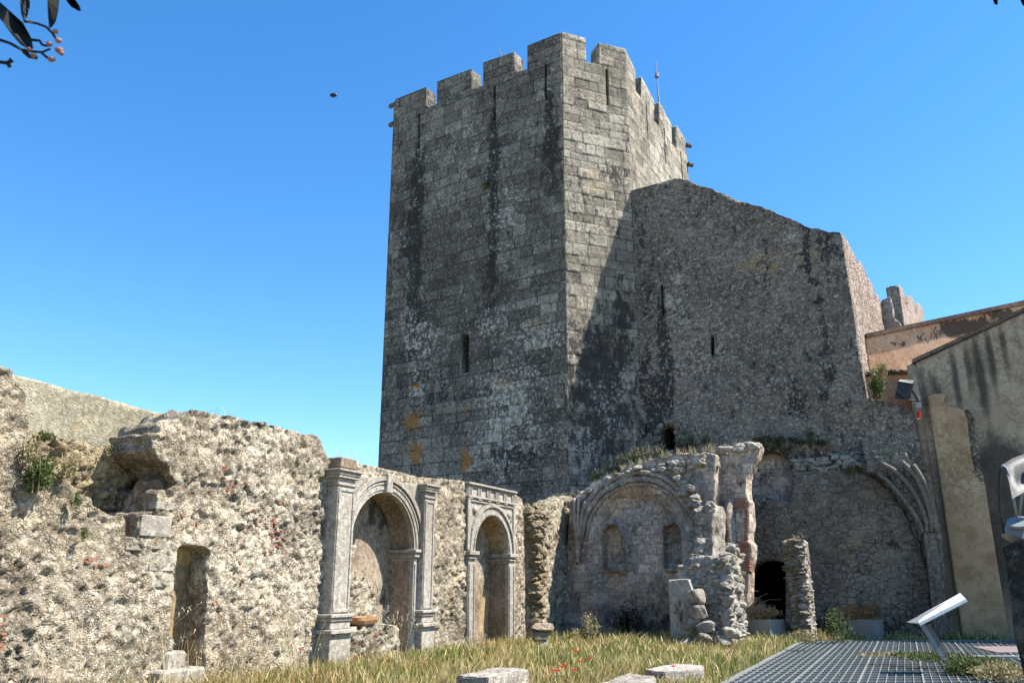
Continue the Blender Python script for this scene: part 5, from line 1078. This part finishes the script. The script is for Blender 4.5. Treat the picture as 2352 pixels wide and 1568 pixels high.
bush(1850,1462,22.,(.35,.3,.15),900,.05,'low green plants at the foot of the pillar',seed=21,mat='dryleaf')
bush(2250,1532,16.2,(.7,.6,.16),3800,.06,'mat of bright green weeds right of the reading desk',seed=22,mat='leaf',up=.6)
bush(2300,1550,15.2,(.55,.5,.2),2600,.06,'yellow green weeds beside the dark stone post',seed=23,mat='dryleaf',up=.6)
bush(2135,1508,17.5,(.7,.5,.09),1500,.05,'low green weeds growing through the grating left of the reading desk',seed=24,mat='leaf',up=.6)
bush(2060,1505,18.2,(.9,.4,.05),900,.05,'sparse weeds poking through the middle of the grating',seed=25,mat='dryleaf',up=1.)
# tall dry stalks in front of the wall
def dry(px,D,n,h,label,seed,lean=(0,0),heads=.05,spread=.25):
    x=(px-1176)/F*D/cp; t=thing('dry_weed',label,'dry weeds',(x,D,0),'tall dry weeds along the courtyard wall'); stems('stalks',(x,D,0),n,h,spread,M['stalk'],t,seed,.0045,lean,7,heads)
dry(300,11.4,34,1.1,'tall fine dry stalks before the pale wall left of the doorway',31,(.15,0),None,.5)
dry(372,11.9,12,1.35,'bent dry stalks beside the left jamb of the doorway',32,(.45,0),.06,.12)
dry(485,12.6,18,.9,'broken dry weeds right of the doorway',33,(.1,0),None,.2)
dry(735,15.2,26,1.1,'dry weeds rising before the left pedestal of the wide niche',34,(-.1,0),.06,.25)
dry(880,16.3,14,1.15,'feathery seeding grass in front of the wide niche',35,(.35,0),.08,.15)
dry(945,16.8,12,1.0,'thin seeding grass before the right jamb of the wide niche',36,(.1,0),.06,.15)
dry(1110,20.5,16,.5,'short seeding grass before the small niche',37,(0,0),.05,.4)
dry(150,10.3,40,.8,'dry weeds in the lower left corner of the yard',38,(.1,0),None,.7)
dry(590,14.2,60,.7,'dense dry weeds along the wall left of the wide niche',39,(.1,0),.04,1.)
# ------------------------------------------------------------------ meadow grass
def meadow():
    n=210000; r=np.random.RandomState(3)
    D=10.3+ (r.rand(n)**.75)*17.; xs=(r.rand(n)-.5)*2*.66*D
    sd=(xs-W.o[0])*W.n[0]+(D-W.o[1])*W.n[1]
    sc_=(xs-C.o[0])*C.n[0]+(D-C.o[1])*C.n[1]; sg=(xs-G.o[0])*G.n[0]+(D-G.o[1])*G.n[1]
    gt_=xs-(GA.o[0]+(D-GA.o[1])*GA.d[0]/GA.d[1]); yend=GA.o[1]+GA.d[1]*Lg
    uc=(xs-C.o[0])*C.d[0]+(D-C.o[1])*C.d[1]
    on=(gt_>-.03)&(gt_<WID)&(D<yend)
    keep=(sd>.03)&(sg>.2)&((sc_>.1)|(uc>5.))&~(on&(r.rand(n)>.012))&(gt_<WID+3)
    bare=fbm(xs*.9+3,D*.9,29,4); keep&=~((bare<.42)&(r.rand(n)<.8))
    keep&=~((D<14)&(xs>1.5)&(gt_<0)&(r.rand(n)<.3))
    xs,D,on,gt_,sd=xs[keep],D[keep],on[keep],gt_[keep],sd[keep]; n=len(xs)
    # clearings on the slabs are left as they are
    pn_=fbm(xs*.6,D*.6,3,4); ph=fbm(xs*1.3+5,D*1.3,9,3)
    h=(.1+.3*r.rand(n)**1.4)*(.35+1.05*ph); h=np.where(on,.1*r.rand(n)+.03,h)
    for (px,py,z,rr_) in ((1130,1545,.3,1.),(1440,1562,.28,.85),(1550,1533,.2,.9)):
        q=gz(px,py,z); d=np.hypot(xs-q[0],(D-q[1])); h=np.where(d<rr_*.8,h*.35,h); d2=np.hypot(xs-q[0]*(D/q[1]),(D-q[1]+1.)/1.2); h=np.where(d2<rr_*.75,np.minimum(h,.17),h)
    ang=r.rand(n)*6.283; w=.0045+.005*r.rand(n); w*=np.clip(D/16,.8,1.6)
    ln=(.15+.7*r.rand(n)**1.5)*h; la=r.rand(n)*6.283; lx=np.cos(la)*ln+.08*h; ly=np.sin(la)*ln
    bx_,by_=np.cos(ang)*w,np.sin(ang)*w
    # make blades face the camera's side roughly
    V=np.zeros((n,5,3)); V[:,0]=np.stack([xs-bx_,D-by_,np.zeros(n)-.01],1); V[:,1]=np.stack([xs+bx_,D+by_,np.zeros(n)-.01],1)
    V[:,2]=np.stack([xs+lx*.35+bx_*.9,D+ly*.35+by_*.9,h*.6],1); V[:,3]=np.stack([xs+lx*.35-bx_*.9,D+ly*.35-by_*.9,h*.6],1); V[:,4]=np.stack([xs+lx,D+ly,h],1)
    # seed heads: widen the upper blade on some
    hd_=r.rand(n)<.3; V[hd_,2]+=np.stack([bx_[hd_]*.9,by_[hd_]*.9,.0*h[hd_]],1); V[hd_,3]-=np.stack([bx_[hd_]*.9,by_[hd_]*.9,.0*h[hd_]],1)
    base=np.arange(n)[:,None]*5
    me=bpy.data.meshes.new('meadow_grass'); me.vertices.add(n*5); me.vertices.foreach_set('co',V.astype(np.float32).ravel())
    loops=np.concatenate([base+np.array([[0,1,2,3]]),base+np.array([[3,2,4]])],1).astype(np.int32)
    me.loops.add(n*7); me.loops.foreach_set('vertex_index',loops.ravel()); me.polygons.add(n*2)
    ls=(np.arange(n)[:,None]*7+np.array([[0,4]])).ravel().astype(np.int32); me.polygons.foreach_set('loop_start',ls)
    green=np.clip(sst(.47,.62,pn_)*.75+sst(3.,.0,-gt_)*.4*(gt_<0)+.28,0,1); g=(r.rand(n)<green)
    straw=np.array([.4,.31,.13]); st2=np.array([.27,.17,.05]); gr1=np.array([.13,.17,.035]); gr2=np.array([.24,.26,.07])
    t=r.rand(n)[:,None]; col=np.where(g[:,None],gr1*(1-t)+gr2*t,straw*(1-t**2)+st2*t**2); col*= (.75+.5*r.rand(n))[:,None]
    cc=np.ones((n,5,4)); cc[:,:,:3]=col[:,None,:]; cc[hd_,2:,:3]=np.array([.5,.4,.2])*(.8+.4*r.rand(hd_.sum()))[:,None,None]
    a=me.attributes.new('gc','FLOAT_COLOR','POINT'); a.data.foreach_set('color',cc.astype(np.float32).ravel())
    me.update(calc_edges=True); me.validate(); me.materials.append(M['grass']); o=put(bpy.data.objects.new('meadow_grass',me)); tag(o,'tall golden and green meadow grass covering the castle yard','grass',kind='stuff')
meadow()
# poppies
def poppy(x,y,h):
    t=thing('poppy','red poppy in the dry grass near the middle of the yard','flower',(0,0,0),'red poppies in the grass')
    bm=bmesh.new(); r=random.Random(2)
    for k in range(5):
        a=k*6.28/5; d=Vector((math.cos(a),math.sin(a),.5)); s=Vector((-math.sin(a),math.cos(a),0)); v=[bm.verts.new(q) for q in (Vector((0,0,h)),Vector((0,0,h))+d*.03+s*.028,Vector((0,0,h))+d*.052,Vector((0,0,h))+d*.03-s*.028)]; bm.faces.new(v)
    o=frombm('petals',bm,M['poppy'],t); bm=bmesh.new(); tube(bm,[(0,0,0),(.01,0,h*.5),(0,0,h)],.003,.002,4); frombm('stem',bm,M['grass'] if False else M['leaf'],t); t.location=(x,y,0); return t
P0=[(1320,1539),(1290,1532),(1298,1530),(1352,1513),(1321,1494),(1325,1497),(1332,1519),(1271,1540),(1280,1541),(1547,1531)]
LB=['lone red poppy left end of the poppy cluster','red poppy in the lower middle of the poppy cluster','red poppy just right of its twin in the middle of the cluster','single red poppy right of the main cluster','red poppy at the top of the cluster nearest the wall','red poppy touching the topmost one','faint red poppy between the top and middle ones','pinkish poppy at the lower left of the cluster','pinkish poppy beside the lower left one','small red poppy beside the sunken slab']
pr0=None
for i,(px,py) in enumerate(P0):
    x,y=gz(px,py,.42)
    if pr0 is None: pr0=poppy(x,y,.42); pr0['label']=LB[0]
    else:
        c=pr0.copy(); link(c); c.location=(x,y,0); c.rotation_euler=(0,0,i*1.3); c['label']=LB[i]
        for k in list(pr0.children): d=k.copy(); link(d); d.parent=c
# ------------------------------------------------------------------ overhanging branch near the camera, twigs, insect
br=thing('overhanging_branch','dark leafy branch tip with pink buds hanging into the top left corner','branch',at(-30,-40,1.8))
DB=1.8; K=.15625
def lf(pts,name='leaf'):
    bm=bmesh.new(); L=[Vector(at(x*K,y*K,DB+r_.uniform(-.02,.02))) for x,y in pts]
    v=[bm.verts.new(p) for p in L]; f=bm.faces.new(v); bmesh.ops.solidify(bm,geom=[f],thickness=.0015); o=frombm(name,bm,M['darkleaf'],br)
lf([(240,-400),(300,-200),(290,0),(310,200),(350,340),(400,250),(440,100),(440,0),(400,-200)])
lf([(640,-500),(700,-200),(695,0),(705,250),(720,400),(760,410),(820,320),(860,150),(870,0),(830,-250)])
lf([(800,-250),(960,0),(1040,100),(1160,170),(1195,160),(1170,90),(1110,0),(950,-220)])
lf([(-300,-200),(-100,150),(40,330),(180,520),(300,660),(440,740),(495,715),(460,560),(340,340),(120,140),(-80,-40)])
lf([(-300,600),(-60,560),(0,600),(60,590),(0,575)])
def tw(pts,r0,r1,name='twig'):
    bm=bmesh.new(); tube(bm,[at(x*K,y*K,DB) for x,y in pts],r0,r1,6); frombm(name,bm,M['darkstone'],br)
tw([(-200,560),(0,590),(150,640),(310,730),(480,760),(620,770),(740,720)],.004,.003); tw([(380,320),(550,350),(680,400),(760,480),(830,580),(880,600)],.003,.0035)
tw([(-200,940),(0,915),(110,930),(180,880)],.004,.006); tw([(110,930),(140,980)],.004,.005); tw([(470,590),(580,600),(620,660),(690,680)],.004,.003); tw([(600,770),(680,840),(760,880)],.003,.004); tw([(350,750),(430,830),(540,850)],.006,.005); tw([(330,-600),(350,-100),(360,300),(380,330)],.004,.003); tw([(720,-600),(740,0),(730,410)],.004,.002)
for i,(x,y,s) in enumerate([(430,735,.008),(500,820,.009),(760,875,.01),(870,740,.011),(900,785,.008),(725,650,.009),(860,600,.009),(815,465,.008),(450,325,.006)]):
    V0,F0=ico(); c=at(x*K,y*K,DB-.005); v=V0*s*.8*(1+.5*(fbm(V0[:,0]*2+i,V0[:,1]*2+V0[:,2],4,2)-.5))[:,None]*np.array([1.1,1,.85])+np.array(c)
    o=mesh('bud',v,F0,M['bud'],br,True); a=o.data.attributes.new('lv','FLOAT','POINT'); a.data.foreach_set('value',np.full(len(v),.3+.07*i,dtype=np.float32))
tr_=thing('leaf_tips','tips of two dark leaves poking into the top right corner','leaf tips',at(2300,-30,1.8))
for pts in ([(2281,-40),(2281,0),(2283,9),(2288,12),(2292,11),(2292,0),(2290,-40)],[(2341,-40),(2344,2),(2348,12),(2353,15),(2359,10),(2358,-40)]):
    bm=bmesh.new(); f=bm.faces.new([bm.verts.new(at(x,y,1.8)) for x,y in pts]); bmesh.ops.solidify(bm,geom=[f],thickness=.002); frombm('leaf',bm,M['darkleaf'],tr_)
# insect in flight
ic=at(766,219,2.4); it=thing('flying_insect','small dark insect in flight against the blue sky left of the tower','insect',ic)
V0,F0=ico(); mesh('body',V0*np.array([.0125,.006,.0075])+np.array(ic),F0,M['black'],it,True)
for s in (-1,1):
    bm=bmesh.new(); f=bm.faces.new([bm.verts.new(Vector(ic)+Vector(p)) for p in ((0,0,.002),(-.004,s*.004,.006),(.004*s,s*.003,.007),(.007,s*.002,.003))]); bmesh.ops.solidify(bm,geom=[f],thickness=.0003); frombm('wing',bm,M['black'],it)
cd.dof.use_dof=True; cd.dof.focus_distance=22; cd.dof.aperture_fstop=8
